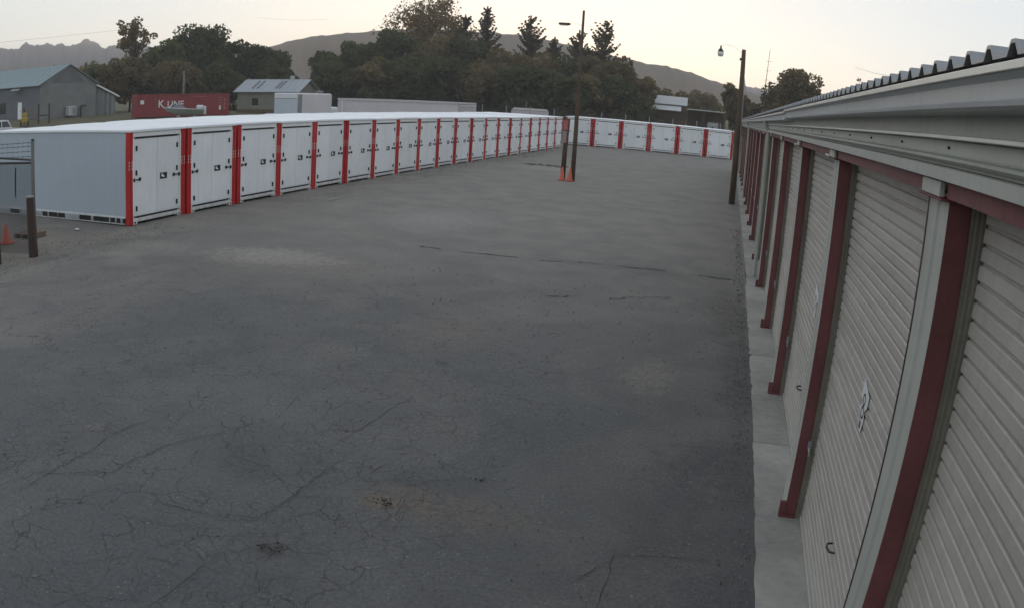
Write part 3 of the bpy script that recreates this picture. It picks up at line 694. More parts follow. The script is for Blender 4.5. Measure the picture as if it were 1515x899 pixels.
def cone(x, y, label, h=0.52, z=None):
    o = thing('traffic_cone', label, 'cone', (x, y, 0.012), rnd.uniform(0, 1), 'orange traffic cones')
    MB().bevbox(-0.17, 0.17, -0.17, 0.17, 0, 0.03, 0.006).build('base', M_ORANGE, o)
    MB().tube([(0,0,0.0305),(0,0,0.05),(0.0,0,h*0.98),(0,0,h)], [0.135,0.125,0.032,0.026], 14).build('body', M_ORANGE, o, smooth=True)
cone(-7.50, 36.98, 'orange traffic cone in front of the short wooden post with pink board', 0.62)
cone(-7.10, 36.85, 'orange traffic cone at the foot of the tall lamp pole', 0.62)
cone(-15.92, 12.78, 'small orange cone behind the brown bollard by the chain-link fence', 0.46)

def wall_pole():
    x, y = 0.37, 34.3
    o = thing('utility_pole', 'thick wooden pole with bell lamp next to the beige building', 'pole', (x, y, 0))
    MB().tube([(0,0,-0.3),(0.0,0,2),(0.0,0,4.5),(0.0,0,6.52)], [0.135,0.125,0.112,0.085], 12).build('shaft', M_POLE, o, smooth=True)
    MB().tube([(0,0,6.3),(-0.4,0,6.62),(-0.8,0,6.66),(-0.97,0,6.58)], 0.006, 6).build('lamp_arm', M_GALV, o)
    h = MB().tube([(-0.97,0,6.60),(-0.97,0,6.48),(-0.97,0,6.44),(-0.97,0,6.34)], [0.03,0.04,0.08,0.13], 12).build('lamp_head', M_DARKSTEEL, o, smooth=True)
    MB().tube([(-0.97,0,6.339),(-0.97,0,6.25),(-0.97,0,6.14)], [0.125,0.13,0.10], 12).build('lens', M_PAPER, h, smooth=True)
    MB().box(-0.16, -0.085, -0.06, 0.06, 6.05, 6.15, 0.01).build('photocell', M_DARKSTEEL, o)
    MB().tube([(0.09,-0.02,5.3),(0.14,-0.03,4.95),(0.22,-0.02,4.75),(0.26,0,4.62)], 0.028, 8).build('conduit', M_GUTTER, o, smooth=True)
    MB().tube([(0.13,-0.05,0.0),(0.12,-0.05,2),(0.09,-0.04,5.3)], 0.02, 6).build('conduit', M_GALV, o)
wall_pole()
def antenna():
    o = thing('antenna_mast', 'thin leaning antenna mast above the far end of the building roof', 'antenna', (1.9, 52.0, 3.74))
    MB().tube([(0,0,0),(0.12,0,1.5),(0.33,0,4.6)], [0.03,0.025,0.012], 6).build('mast', M_DARKSTEEL, o)
    for z in (2.6, 3.2, 3.8): MB().tube([(0.16+z*0.04-0.2,0,z),(0.16+z*0.04+0.2,0,z+0.03)], 0.008, 5).build('element', M_DARKSTEEL, o)
antenna()

def fence_corner():
    px, py = -13.88, 12.03
    o = thing('chain_link_fence', 'chain-link fence with barbed wire ending at a steel corner post', 'fence', (px, py, 0))
    MB().tube([(0,0,0),(-0.02,0,1.3),(-0.03,0,2.54)], 0.042, 10).build('corner_post', paint('tarnished_pipe', (.13,.14,.12), .6, .3, 4), o, smooth=True)
    cap = MB().tube([(-0.03,0,2.54),(-0.03,0,2.56),(-0.03,0,2.58)], [0.046,0.046,0.02], 10).build('cap', M_DARKSTEEL, o)
    # run to the left, away from the yard, and the gate leaf folded back along it
    dirs = (Vector((-1.0, -0.30, 0)).normalized(), Vector((-1.0, 0.16, 0)).normalized())
    for k, (d, zz) in enumerate(((dirs[0], 2.06), (dirs[1], 2.12))):
        MB().tube([(-0.03,0,zz), (d.x*5, d.y*5, zz)], 0.026, 8).build('top_rail', M_DARKSTEEL, o)
    d = dirs[0]
    MB().tube([(d.x*5, d.y*5, 0), (d.x*5, d.y*5, 2.54)], 0.04, 8).build('line_post', M_GALV, o)
    for z in (2.20, 2.31, 2.42, 2.50):
        mb = MB(); pts = [(-0.03 + d.x*5*q/10, d.y*5*q/10, z - 0.05*math.sin(math.pi*q/10)) for q in range(11)]; mb.tube(pts, 0.006, 5)
        for q in range(1, 34):
            t = q/34*5; zz = z - 0.05*math.sin(math.pi*t/5); mb.tube([(d.x*t, d.y*t-0.02, zz-0.03), (d.x*t, d.y*t+0.02, zz+0.03)], 0.004, 4)
        mb.build('barbed_wire', M_DARKSTEEL, o)
    mesh = MB(); st = 0.075; Lf, H0, H1 = 4.95, 0.06, 2.05
    n = int((Lf+H1)/st)
    for k in range(n):
        for sg in (1, -1):
            # diagonal wire clipped to the panel
            if sg == 1: a = k*st - (H1-H0); t0, t1 = max(0, a), min(Lf, a+(H1-H0)); z0, z1 = H0+(t0-a), H0+(t1-a)
            else: a = k*st; t0, t1 = max(0, a-(H1-H0)), min(Lf, a); z0, z1 = H0+(a-t0), H0+(a-t1)
            if t1-t0 < 0.02: continue
            mesh.tube([(d.x*t0, d.y*t0+0.004*sg, z0), (d.x*t1, d.y*t1+0.004*sg, z1)], 0.007, 4, False)
    struct(mesh.build('chain_link_mesh', M_DARKSTEEL, o), 'stuff')
    MB().tube([(-0.52,-0.12,1.95),(-0.525,-0.13,1.6),(-0.53,-0.13,1.30)], 0.018, 6).build('hanging_chain', M_DARKSTEEL, o)
fence_corner()
for (x, y, z, lab) in ((-13.90, 11.93, 1.32, 'brown bollard sleeve hugging the steel fence corner post'), (-14.05, 10.98, 1.33, 'brown bollard standing alone in front of the small orange cone')):
    b = thing('bollard', lab, 'bollard', (x, y, 0), 0, 'brown bollards at the fence')
    MB().tube([(0,0,-0.05),(0,0,0.5),(-0.02,0,z)], 0.088, 14).build('sleeve', M_BROWN, b, smooth=False)
    MB().tube([(-0.02,0,z),(-0.02,0,z+0.035)], [0.095,0.085], 14).build('cap', M_CONC if 'sleeve' in lab else M_BROWN, b)
def pallet():
    o = thing('pallet', 'small weathered wooden pallet on the dirt behind the bollards', 'pallet', (-16.1, 13.75, 0.012), R(4))
    for k in range(3): MB().box(-0.32+k*0.28, -0.24+k*0.28, -0.3, 0.3, 0, 0.09).build('bearer', M_WOODGREY, o)
    for k in range(4): MB().box(-0.34, 0.34, -0.3+k*0.165, -0.19+k*0.165, 0.0905, 0.11).build('plank', M_WOODGREY, o)
pallet()
def litter():
    r = random.Random(2); vs = []; n = 9
    for i in range(n): a = 6.28*i/n; q = r.uniform(0.6, 1); vs.append((0.11*q*math.cos(a), 0.07*q*math.sin(a), r.uniform(0.0, 0.03)))
    vs.append((0, 0, 0.05)); o = MB().add(vs, [(i, (i+1) % n, n) for i in range(n)]).build('paper_scrap', M_PAPER, None, loc=(-15.6, 15.05, 0.012))
    tag(o, 'crumpled white paper scrap on the ground near the end container', 'litter')
litter()

# ------------------------------------------------------------------ buildings and vehicles beyond the yard
def ribbed(u0, u1, z0, z1, pitch, depth, face=-1):
    """vertical corrugated sheet in the local x-z plane, ribs towards -y"""
    pts = []; n = max(2, int((u1-u0)/pitch)); p = (u1-u0)/n
    for k in range(n): x = u0+k*p; pts += [(x, 0), (x+p*.45, 0), (x+p*.55, -depth), (x+p*.9, -depth)]
    pts.append((u1, 0))
    return pts

def barn():
    D = 105; x, y = polar(48.64, D); z0 = ground_z(x, y)-0.05
    o = thing('barn', 'grey metal gabled barn with blue-grey roof and a lean-to on its side', 'building', (x, y, z0))
    # local axes: gable wall runs along +u (right, away), long wall along -v
    az = 48.64; view = Vector((-math.sin(R(az)), math.cos(R(az)), 0)); right = Vector((math.cos(R(az)), math.sin(R(az)), 0))
    ang = R(33); u = right*math.cos(ang) + view*math.sin(ang)
    o.rotation_euler.z = math.atan2(u.y, u.x)         # local x = along the gable, local y = back along the long wall
    Wd, Ln = 9.2, 26.0; ze = zel(1.15, D)-z0; za = zel(2.38, D*1.03)-z0
    xa = Wd*0.5
    # gable wall, long wall, far walls
    MB().prism([(0,0),(Wd,0),(Wd,ze),(xa,za-0.05),(0,ze)], 'y', 0.0, 0.12).build('gable_wall', M_BARNW, o)
    MB().box(0.0, 0.12, 0.13, Ln, 0, ze-0.02).build('long_wall', M_BARNS, o)  # shaded side, put into the sheet colour
    MB().box(Wd-0.12, Wd, 0.13, Ln, 0, ze-0.02).build('long_wall', M_BARNW, o)
    MB().prism([(0,0),(Wd,0),(Wd,ze),(xa,za-0.05),(0,ze)], 'y', Ln+0.01, Ln+0.12).build('gable_wall', M_BARNW, o)
    s = (za-ze)/xa
    for sd in (0, 1):
        r_ = MB(); e = 0.45
        if sd == 0: pr = [(-e, ze-s*e), (xa, za), (xa, za+0.09), (-e, ze-s*e+0.09)]
        else: pr = [(xa+0.002, za), (Wd+e, ze-s*e), (Wd+e, ze-s*e+0.09), (xa+0.002, za+0.09)]
        ro = r_.prism(pr, 'y', -0.3, Ln+0.3).build('roof', M_BARNR, o)
        for k in range(22):
            yy = -0.2 + k*1.2
            if sd == 0: MB().prism([(-e, ze-s*e+0.091), (xa-0.05, za+0.088), (xa-0.05, za+0.13), (-e, ze-s*e+0.13)], 'y', yy, yy+0.06).build('roof_rib', M_BARNR, ro)
    MB().prism([(xa*0.35, ze+0.1), (xa*1.62, ze+0.1), (xa, za-0.2)], 'y', -0.04, -0.002).build('gable_panel', paint('patched_gable_sheet', (0.155,0.155,0.165), .7, .3, 1, .6), o)
    # details on the walls
    d = MB().box(-0.05, -0.002, 4.6, 5.6, 0.1, 2.3).build('door', M_WHITE, o)
    MB().box(-0.09, -0.051, 4.75, 4.83, 1.1, 1.2).build('handle', M_BLACK, d)
    w = MB().box(-0.04, -0.002, 9.0, 11.6, 0.9, 2.3).build('window', M_GLASS, o)
    for q in (8.92, 11.6): MB().box(-0.06, -0.041, q, q+0.08, 0.85, 2.35).build('frame', M_DARKSTEEL, w)
    MB().prism([(-0.9, ze-0.62), (-0.45, ze-0.45), (-0.45, ze-0.38), (-0.9, ze-0.55)], 'y', 4.2, 6.4).build('canopy', M_GALV, o)
    # lean-to on the right, sheeted vertically
    L0, L1 = Wd+0.01, Wd+4.2; zl = zel(0.15, D*1.07)-z0
    lt = MB().prism([(L0,0),(L1,0),(L1,zl),(L0,ze-0.1)], 'y', 0.9, 6).build('lean_to_wall', M_BARNW, o)
    r = random.Random(4); k = 0; xq = L0+0.02
    while xq < L1-0.2:
        w_ = r.uniform(0.25, 0.5); zt = ze-0.1+(zl-ze+0.1)*((xq-L0)/(L1-L0)) - 0.25
        cm = (M_BARNW, M_BARNS, paint('pale_sheet', (0.25,0.26,0.25), .6, .2, 1, .4))[r.randrange(3)]
        MB().box(xq, xq+w_-0.02, 0.855-r.uniform(0, 0.03), 0.898, 0.05, zt).build('sheet', cm, lt); xq += w_
    MB().prism([(L0-0.1, ze-0.05),(L1+0.4, zl-0.12),(L1+0.4, zl+0.02),(L0-0.1, ze+0.10)], 'y', 0.6, 6.3).build('lean_to_roof', M_BARNR, o)
    MB().prism([(L0-0.1, ze-0.12),(L1+0.4, zl-0.19),(L1+0.4, zl+0.03),(L0-0.1, ze+0.11)], 'y', 0.52, 0.598).build('white_barge_board', paint('white_board', (.75,.75,.73), .5, .05), o)
    # outdoor unit and pipe elbow by the gable
    au = MB().bevbox(4.0, 5.3, -1.0, -0.2, 0.3, 1.5, 0.04).build('air_conditioner', M_GUTTER, o)
    MB().box(4.55, 5.2, -1.03, -1.001, 0.5, 1.4).build('grille', M_GALV, au)
    MB().tube([(6.4,-0.4,0),(6.4,-0.4,1.35),(6.55,-0.4,1.5),(7.2,-0.4,1.5)], 0.12, 8).build('vent_pipe', M_DARKSTEEL, o)
barn()

def rack():
    x, y = polar(48.9, 98); z0 = ground_z(x, y)
    o = thing('pipe_rack', 'brown timber rack standing in front of the grey barn', 'rack', (x, y, z0), R(48.9))
    for xx in (-1.6, 0.2, 1.5): MB().box(xx, xx+0.18, -0.1, 0.1, 0, 2.3 if xx > -1 else 1.9).build('post', M_BROWN, o)
    for zz in (0.5, 1.0, 1.5): MB().box(-1.42, 0.19, -0.08, 0.08, zz, zz+0.18).build('shelf', M_WOODGREY, o)
    MB().box(0.39, 1.49, -0.08, 0.08, 0.9, 1.02).build('rail', M_BROWN, o)
rack()
def machine():
    x, y = polar(49.75, 96); z0 = ground_z(x, y)
    o = thing('yellow_machine', 'small yellow machine parked between the white car and timber rack', 'machine', (x, y, z0), R(50))
    MB().bevbox(-0.4, 0.4, -0.6, 0.6, 0.35, 0.95, 0.08).build('hood', M_YELLOW, o)
    MB().prism([(-0.25,0.95),(0.3,0.95),(0.25,1.25),(-0.05,1.5),(-0.25,1.45)], 'x', -0.3, 0.3).build('cab', M_YELLOW, o)
    for sx in (-0.46, 0.42):
        for sy in (-0.4, 0.4): MB().tube([(sx-0.06, sy, 0.3),(sx+0.10, sy, 0.3)], 0.3, 14).build('wheel', M_TYRE, o)
machine()

def car(az, D, label, face, kind, name='parked_car'):
    """face: heading in degrees of world rotation; local +x is the front"""
    x, y = polar(az, D); z0 = ground_z(x, y)
    o = thing(name, label, 'car', (x, y, z0), R(face))
    if kind == 'jeep':
        prof = [(-1.95,0.55),(-2.0,1.05),(-1.95,1.12),(0.62,1.12),(0.70,1.16),(1.85,1.08),(1.98,1.0),(2.0,0.55)]; hw = 0.80
        cab = [(-1.93,1.12),(-1.86,1.84),(-1.78,1.88),(0.18,1.88),(0.28,1.84),(0.60,1.14)]
    else:
        prof = [(-2.4,0.5),(-2.45,0.95),(-2.35,1.15),(0.95,1.15),(1.2,1.10),(2.2,0.98),(2.4,0.8),(2.42,0.5)]; hw = 0.95
        cab = [(-2.3,1.15),(-2.05,1.72),(-1.9,1.80),(-0.2,1.83),(0.10,1.78),(0.98,1.14)]
    MB().prism(prof, 'y', -hw, hw).build('body', M_CARW, o)
    ci = hw-0.12; n = len(cab)
    vs = [(p[0], -(hw-0.02 if p[1] < 1.2 else ci), p[1]) for p in cab] + [(p[0], (hw-0.02 if p[1] < 1.2 else ci), p[1]) for p in cab]
    c = MB().add(vs, [tuple(range(n))[::-1], tuple(range(n, 2*n))] + [(i, (i+1) % n, n+(i+1) % n, n+i) for i in range(n)]).build('cabin', M_CARW, o)
    x0, x1 = cab[1][0]+0.12, cab[-2][0]-0.10; za, zb = 1.26, cab[2][1]-0.12
    seg = 3
    for s in (-1, 1):
        for k in range(seg):
            a = x0+(x1-x0)*k/seg+0.05; b = x0+(x1-x0)*(k+1)/seg-0.03
            yb = lambda z: s*((hw-0.02)+(ci-hw+0.02)*(z-1.14)/(cab[2][1]-1.14)+0.012)
            bb = b+0.32 if k == seg-1 else b
            MB().add([(a, yb(za), za), (bb, yb(za), za), (b, yb(zb), zb), (a, yb(zb), zb)], [(0,1,2,3)]).build('window', M_GLASS, c)
    p0, p1 = cab[-1], cab[-2]
    f = lambda q: (p0[0]+(p1[0]-p0[0])*q+0.02, p0[1]+(p1[1]-p0[1])*q+0.015)
    (xa, zA), (xb, zB) = f(0.12), f(0.9)
    MB().add([(xa, -ci-0.02, zA), (xa, ci+0.02, zA), (xb, ci-0.05, zB), (xb, -ci+0.05, zB)], [(0,1,2,3)]).build('windscreen', M_GLASS, c)
    for sx in (-1.35, 1.38):
        for s in (-1, 1):
            w = MB().tube([(sx, s*(hw-0.22), 0.37), (sx, s*(hw+0.02), 0.37)], 0.37, 16).build('wheel', M_TYRE, o)
            MB().tube([(sx, s*(hw+0.021), 0.37), (sx, s*(hw+0.03), 0.37)], 0.2, 12).build('rim', M_GALV, w)
    for s in (-1, 1): MB().tube([(prof[-2][0]-0.04, s*hw*0.7, 0.86), (prof[-2][0]+0.03, s*hw*0.7, 0.86)], 0.1, 10).build('headlight', M_BRIGHT, o)
    MB().bevbox(prof[-1][0], prof[-1][0]+0.1, -hw, hw, 0.45, 0.62, 0.02).build('bumper', M_DARKSTEEL, o)
    if kind == 'suv':
        for s in (-1, 1): MB().tube([(-1.8, s*0.62, 1.85),(-0.4, s*0.62, 1.88)], 0.02, 6).build('roof_rail', M_GALV, o)
    return o
car(51.3, 76, 'white boxy off-road car parked beside the grey barn', 51+22, 'jeep')
car(31.0, 70, 'white sport utility car parked in front of the olive house', 31-4, 'suv')

def text_mesh(body, size, m):
    cu = bpy.data.curves.new('lettering', 'FONT'); cu.body = body; cu.size = size; cu.extrude = 0.01; cu.resolution_u = 2; cu.offset = 0.012*size
    to = bpy.data.objects.new('tmp', cu); COL.objects.link(to); bpy.context.view_layer.update()
    dg = bpy.context.evaluated_depsgraph_get(); me = bpy.data.meshes.new_from_object(to.evaluated_get(dg))
    bpy.data.objects.remove(to); me.materials.clear(); me.materials.append(m); return me

def corrugated_box(o, L, Wd, Ht, m, z=0.0, pitch=0.30, dep=0.04):
    pts = ribbed(0.12, L-0.12, 0, 0, pitch, dep)
    mb = MB(); n = len(pts)
    for zz, yy in ((0, dep+0.012), (1, dep+0.012)): pass
    vs = [(a, b+dep+0.02, z+0.15) for a, b in pts] + [(a, b+dep+0.02, z+Ht-0.12) for a, b in pts]
    mb.add(vs, [(i, i+1, n+i+1, n+i) for i in range(n-1)])
    mb.box(0.13, L-0.13, 0.12, Wd-0.12, z+0.14, z+Ht-0.02); return mb.build('wall', m, o)

def red_freight():
    D = 100; xa, ya = polar(41.67, D); xb, yb = polar(35.09, D+4)
    L = math.dist((xa, ya), (xb, yb)); zt = zel(0.20, D); Ht = 2.75; z0 = zt-Ht
    o = thing('freight_container', 'long red shipping container with white lettering behind the boat', 'container', (xa, ya, z0), math.atan2(yb-ya, xb-xa))
    corrugated_box(o, L, 2.44, Ht, M_BRICKRED)
    for zz in (0.0, Ht-0.12): MB().box(0.10, L-0.10, 0, 0.12, zz, zz+0.118).build('rail', M_BRICKRED, o)
    for xx in (0, L-0.12): MB().box(xx, xx+0.118, 0, 2.44, 0, Ht).build('corner_post', M_BRICKRED, o)
    def word(body, size, x, z, m=M_PAPER):
        me = text_mesh(body, size, m); q = link('lettering', me, o, (x, -0.012, z)); q.rotation_euler.x = R(90); return q
    word('K', 1.25, 2.75, 1.12); word('LINE', 1.12, 3.95, 1.12)
    MB().box(0.45, 0.92, -0.016, -0.004, 1.55, 2.02).build('placard', M_PAPER, o)
    for k in range(4): MB().box(L-1.55+0.0*k, L-1.02, -0.016, -0.004, 2.2-k*0.33, 2.3-k*0.33).build('stencil_marking', M_PINK, o)
    MB().box(L-1.42, L-1.18, -0.018, -0.003, 0.72, 1.2).build('placard', M_PAPER, o)
    for k in range(3): MB().box(L-0.80, L-0.58, -0.016, -0.004, 0.75+k*0.5, 1.1+k*0.5).build('stencil_marking', M_PINK, o)
    MB().box(L-5.1, L-3.2, -0.016, -0.004, 2.32, 2.42).build('stencil_marking', M_PINK, o)
    # gravel bank the container stands on
    return o
red_freight()

def boat():
    D = 90; x, y = polar(39.75, D); xb, yb = polar(37.0, D+1.0); L = math.dist((x, y), (xb, yb)); z0 = ground_z(x, y)
    zs = zel(-0.80, D)-z0
    o = thing('motor_boat', 'pale green motor boat on a trailer in front of the red container', 'boat', (x, y, z0), math.atan2(yb-y, xb-x))
    secs = [(0.0,0.05,zs+0.10,zs-0.02),(0.10,0.42,zs+0.05,zs-0.42),(0.30,0.78,zs-0.02,zs-0.68),(0.6,0.92,zs-0.10,zs-0.80),(1.0,0.86,zs-0.16,zs-0.80)]
    vs = []; fs = []
    for q, w, zt, zb in secs:
        X = q*L; vs += [(X,-w,zt),(X,-w*0.92,zt-0.25*(zt-zb)),(X,-w*0.55,zb+0.15*(zt-zb)),(X,0,zb),(X,w*0.55,zb+0.15*(zt-zb)),(X,w*0.92,zt-0.25*(zt-zb)),(X,w,zt)]
    for i in range(4):
        for k in range(6): a = i*7+k; fs.append((a, a+7, a+8, a+1))
        fs.append((i*7+6, i*7+13, i*7+7, i*7))
    fs.append(tuple(range(28, 35))); fs.append(tuple(range(6, -1, -1)))
    MB().add(vs, fs).build('hull', M_HULL, o)
    MB().tube([(0.0,0,zs+0.10),(0.1*L,-0.43,zs+0.05),(0.3*L,-0.79,zs-0.02),(0.6*L,-0.93,zs-0.10),(L,-0.87,zs-0.16)], 0.035, 6).build('rub_rail', M_CARW, o)
    MB().prism([(0.18*L,zs+0.02),(0.26*L,zs+0.36),(0.40*L,zs+0.40),(0.48*L,zs+0.24),(0.58*L,zs-0.10)], 'y', -0.6, 0.6).build('cover', M_COVER, o)
    MB().prism([(0.14*L,zs+0.03),(0.22*L,zs+0.42),(0.30*L,zs+0.38),(0.24*L,zs+0.0)], 'y', -0.5, 0.5).build('windscreen', M_GLASS, o)
    MB().bevbox(0.86*L, 1.02*L, -0.35, 0.35, zs-0.12, zs+0.30, 0.10).build('engine_cowl', M_CARW, o)
    MB().bevbox(1.025*L, 1.10*L, -0.14, 0.14, zs-0.75, zs+0.18, 0.05).build('outboard', M_CARW, o)
    tr = MB().box(-0.8, 1.05*L, -0.06, 0.06, 0.38, 0.48).box(0.3*L, 0.9*L, -0.7, -0.6, 0.38, 0.46).box(0.3*L, 0.9*L, 0.6, 0.7, 0.38, 0.46).box(0.35*L, 0.40*L, -0.55, 0.55, 0.481, zs-0.7).box(0.75*L, 0.80*L, -0.55, 0.55, 0.481, zs-0.78).build('trailer_frame', M_GALV, o)
    for s in (-1, 1): MB().tube([(0.62*L, s*0.75, 0.3),(0.62*L, s*0.93, 0.3)], 0.3, 14).build('wheel', M_TYRE, o)
boat()

def house():
    D = 112; xa, ya = polar(34.6, 110.3); xb, yb = polar(30.3, 106); L = math.dist((xa, ya), (xb, yb)); z0 = ground_z(xa, ya)-0.05
    o = thing('house', 'olive house with pale metal roof behind the white box truck', 'house', (xa, ya, z0), math.atan2(yb-ya, xb-xa))
    ze = zel(0.36, 107)-z0; zr = zel(1.13, D)-z0; Dp = 6.4
    MB().box(0.1, L-0.1, 0.1, Dp-0.1, 0, ze-0.05).build('wall', M_HOUSEW, o)
    MB().prism([(0.1, ze-0.049), (Dp-0.1, ze-0.049), (Dp/2, zr-0.14)], 'x', L-0.22, L-0.1).build('gable', M_HOUSEW, o)
    MB().prism([(0.1, ze-0.049), (Dp-0.1, ze-0.049), (Dp/2, zr-0.14)], 'x', 0.1, 0.22).build('gable', M_HOUSEW, o)
    s = (zr-ze)/(Dp/2); e = 0.35
    for sd in (0, 1):
        pr = [(-e, ze-s*e), (Dp/2, zr), (Dp/2, zr+0.08), (-e, ze-s*e+0.08)] if sd == 0 else [(Dp/2+.002, zr), (Dp+e, ze-s*e), (Dp+e, ze-s*e+0.08), (Dp/2+.002, zr+0.08)]
        ro = MB().prism(pr, 'x', -0.4, L+0.4).build('roof', M_HOUSER, o)
        if sd == 0:
            for k in range(14):
                xx = -0.3 + k*0.68
                MB().prism([(-e, ze-s*e+0.081), (Dp/2-.05, zr+0.078), (Dp/2-.05, zr+0.11), (-e, ze-s*e+0.11)], 'x', xx, xx+0.05).build('roof_rib', M_HOUSER, ro)
            for xx in (2.0, 2.75, 5.5, 6.05):    # long rooflights
                f = lambda q: (-e+(Dp/2+e)*q, ze-s*e+(zr-ze+s*e)*q)
                (ya_, za_), (yb_, zb_) = f(0.25), f(0.85)
                MB().prism([(ya_, za_+0.085), (yb_, zb_+0.085), (yb_, zb_+0.14), (ya_, za_+0.14)], 'x', xx, xx+0.24).build('rooflight', M_GLASS, ro)
    MB().bevbox(L-2.7, L-2.2, Dp/2-0.2, Dp/2+0.3, zr-0.3, zr+0.55, 0.05).build('roof_vent', M_GUTTER, o)
    MB().box(L+0.6, L+1.6, 4.2, 4.6, ze-0.1, ze+0.12).box(L+0.7, L+0.8, 4.3, 4.5, 0, ze-0.101).build('porch_awning', M_GUTTER, o)
    w = MB().box(2.4, 3.3, 0.06, 0.098, 0.9, 1.9).build('window', M_GLASS, o); MB().box(2.32, 3.38, 0.04, 0.0985, 0.82, 0.899).build('sill', M_GUTTER, w)
    MB().box(0.1, L-0.1, 0.02, 0.099, 0, 0.45).build('plinth', M_RUSTW, o)
house()

def box_truck():
    D = 76; xa, ya = polar(31.94, D); z0 = ground_z(xa, ya); zt = zel(0.24, D)-z0
    xb, yb = polar(30.04, D); wl = math.dist((xa, ya), (xb, yb))
    th = math.atan2(yb-ya, xb-xa)
    o = thing('box_truck', 'white box truck with roll-up rear door parked by the long trailer', 'truck', (xa, ya, z0), th+R(-33))
    Wd, L = 2.6, 6.2
    # local x: along the rear, local y: towards the cab; side visible on the right
    MB().bevbox(0, Wd, 0.1, L, 0.95, zt, 0.10).build('box', M_TRAIL, o)
    MB().box(0.03, Wd-0.03, 0.02, 0.098, 0.97, zt-0.55).build('roll_door', paint('bluish_roll_door', (.52,.57,.62), .45, .06, 1, .1), o)
    MB().bevbox(0.0, Wd, -0.02, 0.099, zt-0.545, zt-0.02, 0.06).build('rear_header', M_CARW, o)
    MB().box(Wd+0.001, Wd+0.03, 0.12, 0.75, 0.95, zt-0.12).build('side_trim', paint('grey_truck_trim', (.22,.22,.25), .5), o)
    for yy in (0.80, L-0.1): MB().box(Wd+0.001, Wd+0.02, yy, yy+0.08, 0.95, zt-0.1).build('side_post', M_CARW, o)
    MB().bevbox(0.25, Wd-0.25, L+0.02, L+1.9, 0.6, 2.3, 0.12).build('cab', M_CARW, o)
    MB().box(0.1, Wd-0.1, -0.15, L+1.2, 0.6, 0.94).build('chassis', M_DARKSTEEL, o)
    for yy in (1.2, L+1.0):
        for sx in (0.05, Wd-0.35): MB().tube([(sx, yy, 0.45), (sx+0.3, yy, 0.45)], 0.45, 16).build('wheel', M_TYRE, o)
    MB().tube([(0.3,-0.1,0.5),(Wd-0.3,-0.1,0.5)], 0.05, 8).build('bumper', M_DARKSTEEL, o)
box_truck()

def semi_trailer():
    xa, ya = polar(27.2, 88); xb, yb = polar(17.77, 92); L = math.dist((xa, ya), (xb, yb)); z0 = ground_z(xa, ya); zt = zel(-0.06, 90)-z0
    o = thing('semi_trailer', 'long white semi trailer with rivet dotted top rail behind the containers', 'trailer', (xa, ya, z0), math.atan2(yb-ya, xb-xa))
    MB().box(0.05, L-0.05, 0.05, 2.5, 0.9, zt-0.22).build('wall', M_TRAIL, o)
    MB().box(0.0, L, 0.0, 2.55, zt-0.219, zt).build('top_rail', M_TRAIL, o)
    for k in range(54): MB().box(0.2+k*L/55, 0.2+k*L/55+0.12, -0.02, -0.001, zt-0.29, zt-0.225).build('rivet_plate', M_GALV, o)
    for xx in (0.0, L-0.16): MB().box(xx, xx+0.16, 0.0, 0.049, 0.7, zt-0.22).build('corner_post', M_CARW, o)
    MB().box(0.3, L-0.3, 0.3, 2.2, 0.62, 0.899).build('chassis', M_DARKSTEEL, o)
    for k in (2.0, 3.2, 4.4):
        for yy in (0.1, 2.1): MB().tube([(L-k, yy, 0.5), (L-k, yy+0.3, 0.5)], 0.5, 16).build('wheel', M_TYRE, o)
    for yy in (0.4, 2.0): MB().box(3.0, 3.15, yy, yy+0.15, 0, 0.62).build('landing_leg', M_DARKSTEEL, o)
semi_trailer()

def camper():
    xa, ya = polar(15.34, 104); xb, yb = polar(12.7, 104); L = math.dist((xa, ya), (xb, yb)); z0 = ground_z(xa, ya); zt = zel(-0.20, 104)-z0
    o = thing('camper_trailer', 'small white camper trailer behind the wire fence under the trees', 'caravan', (xa, ya, z0), math.atan2(yb-ya, xb-xa))
    MB().prism([(0.1,0.5),(0.0,1.0),(0.05,zt-0.4),(0.35,zt),(L-0.3,zt),(L,zt-0.3),(L,0.9),(L-0.3,0.5)], 'y', 0, 2.1).build('body', M_TRAIL, o)
    for a, b in ((0.7, 1.7), (2.4, 3.3)): MB().box(a, b, -0.02, -0.001, 1.25, 1.75).build('window', M_GLASS, o)
    MB().box(L-1.2, L-0.6, -0.02, -0.001, 0.6, 1.9).build('door', M_GUTTER, o)
    for yy in (0.05, 1.8): MB().tube([(2.2, yy, 0.33), (2.2, yy+0.2, 0.33)], 0.33, 14).build('wheel', M_TYRE, o)
    MB().tube([(1.9, 1.0, zt), (1.9, 1.0, zt+0.9)], 0.025, 6).build('vent_mast', M_GALV, o)
camper()

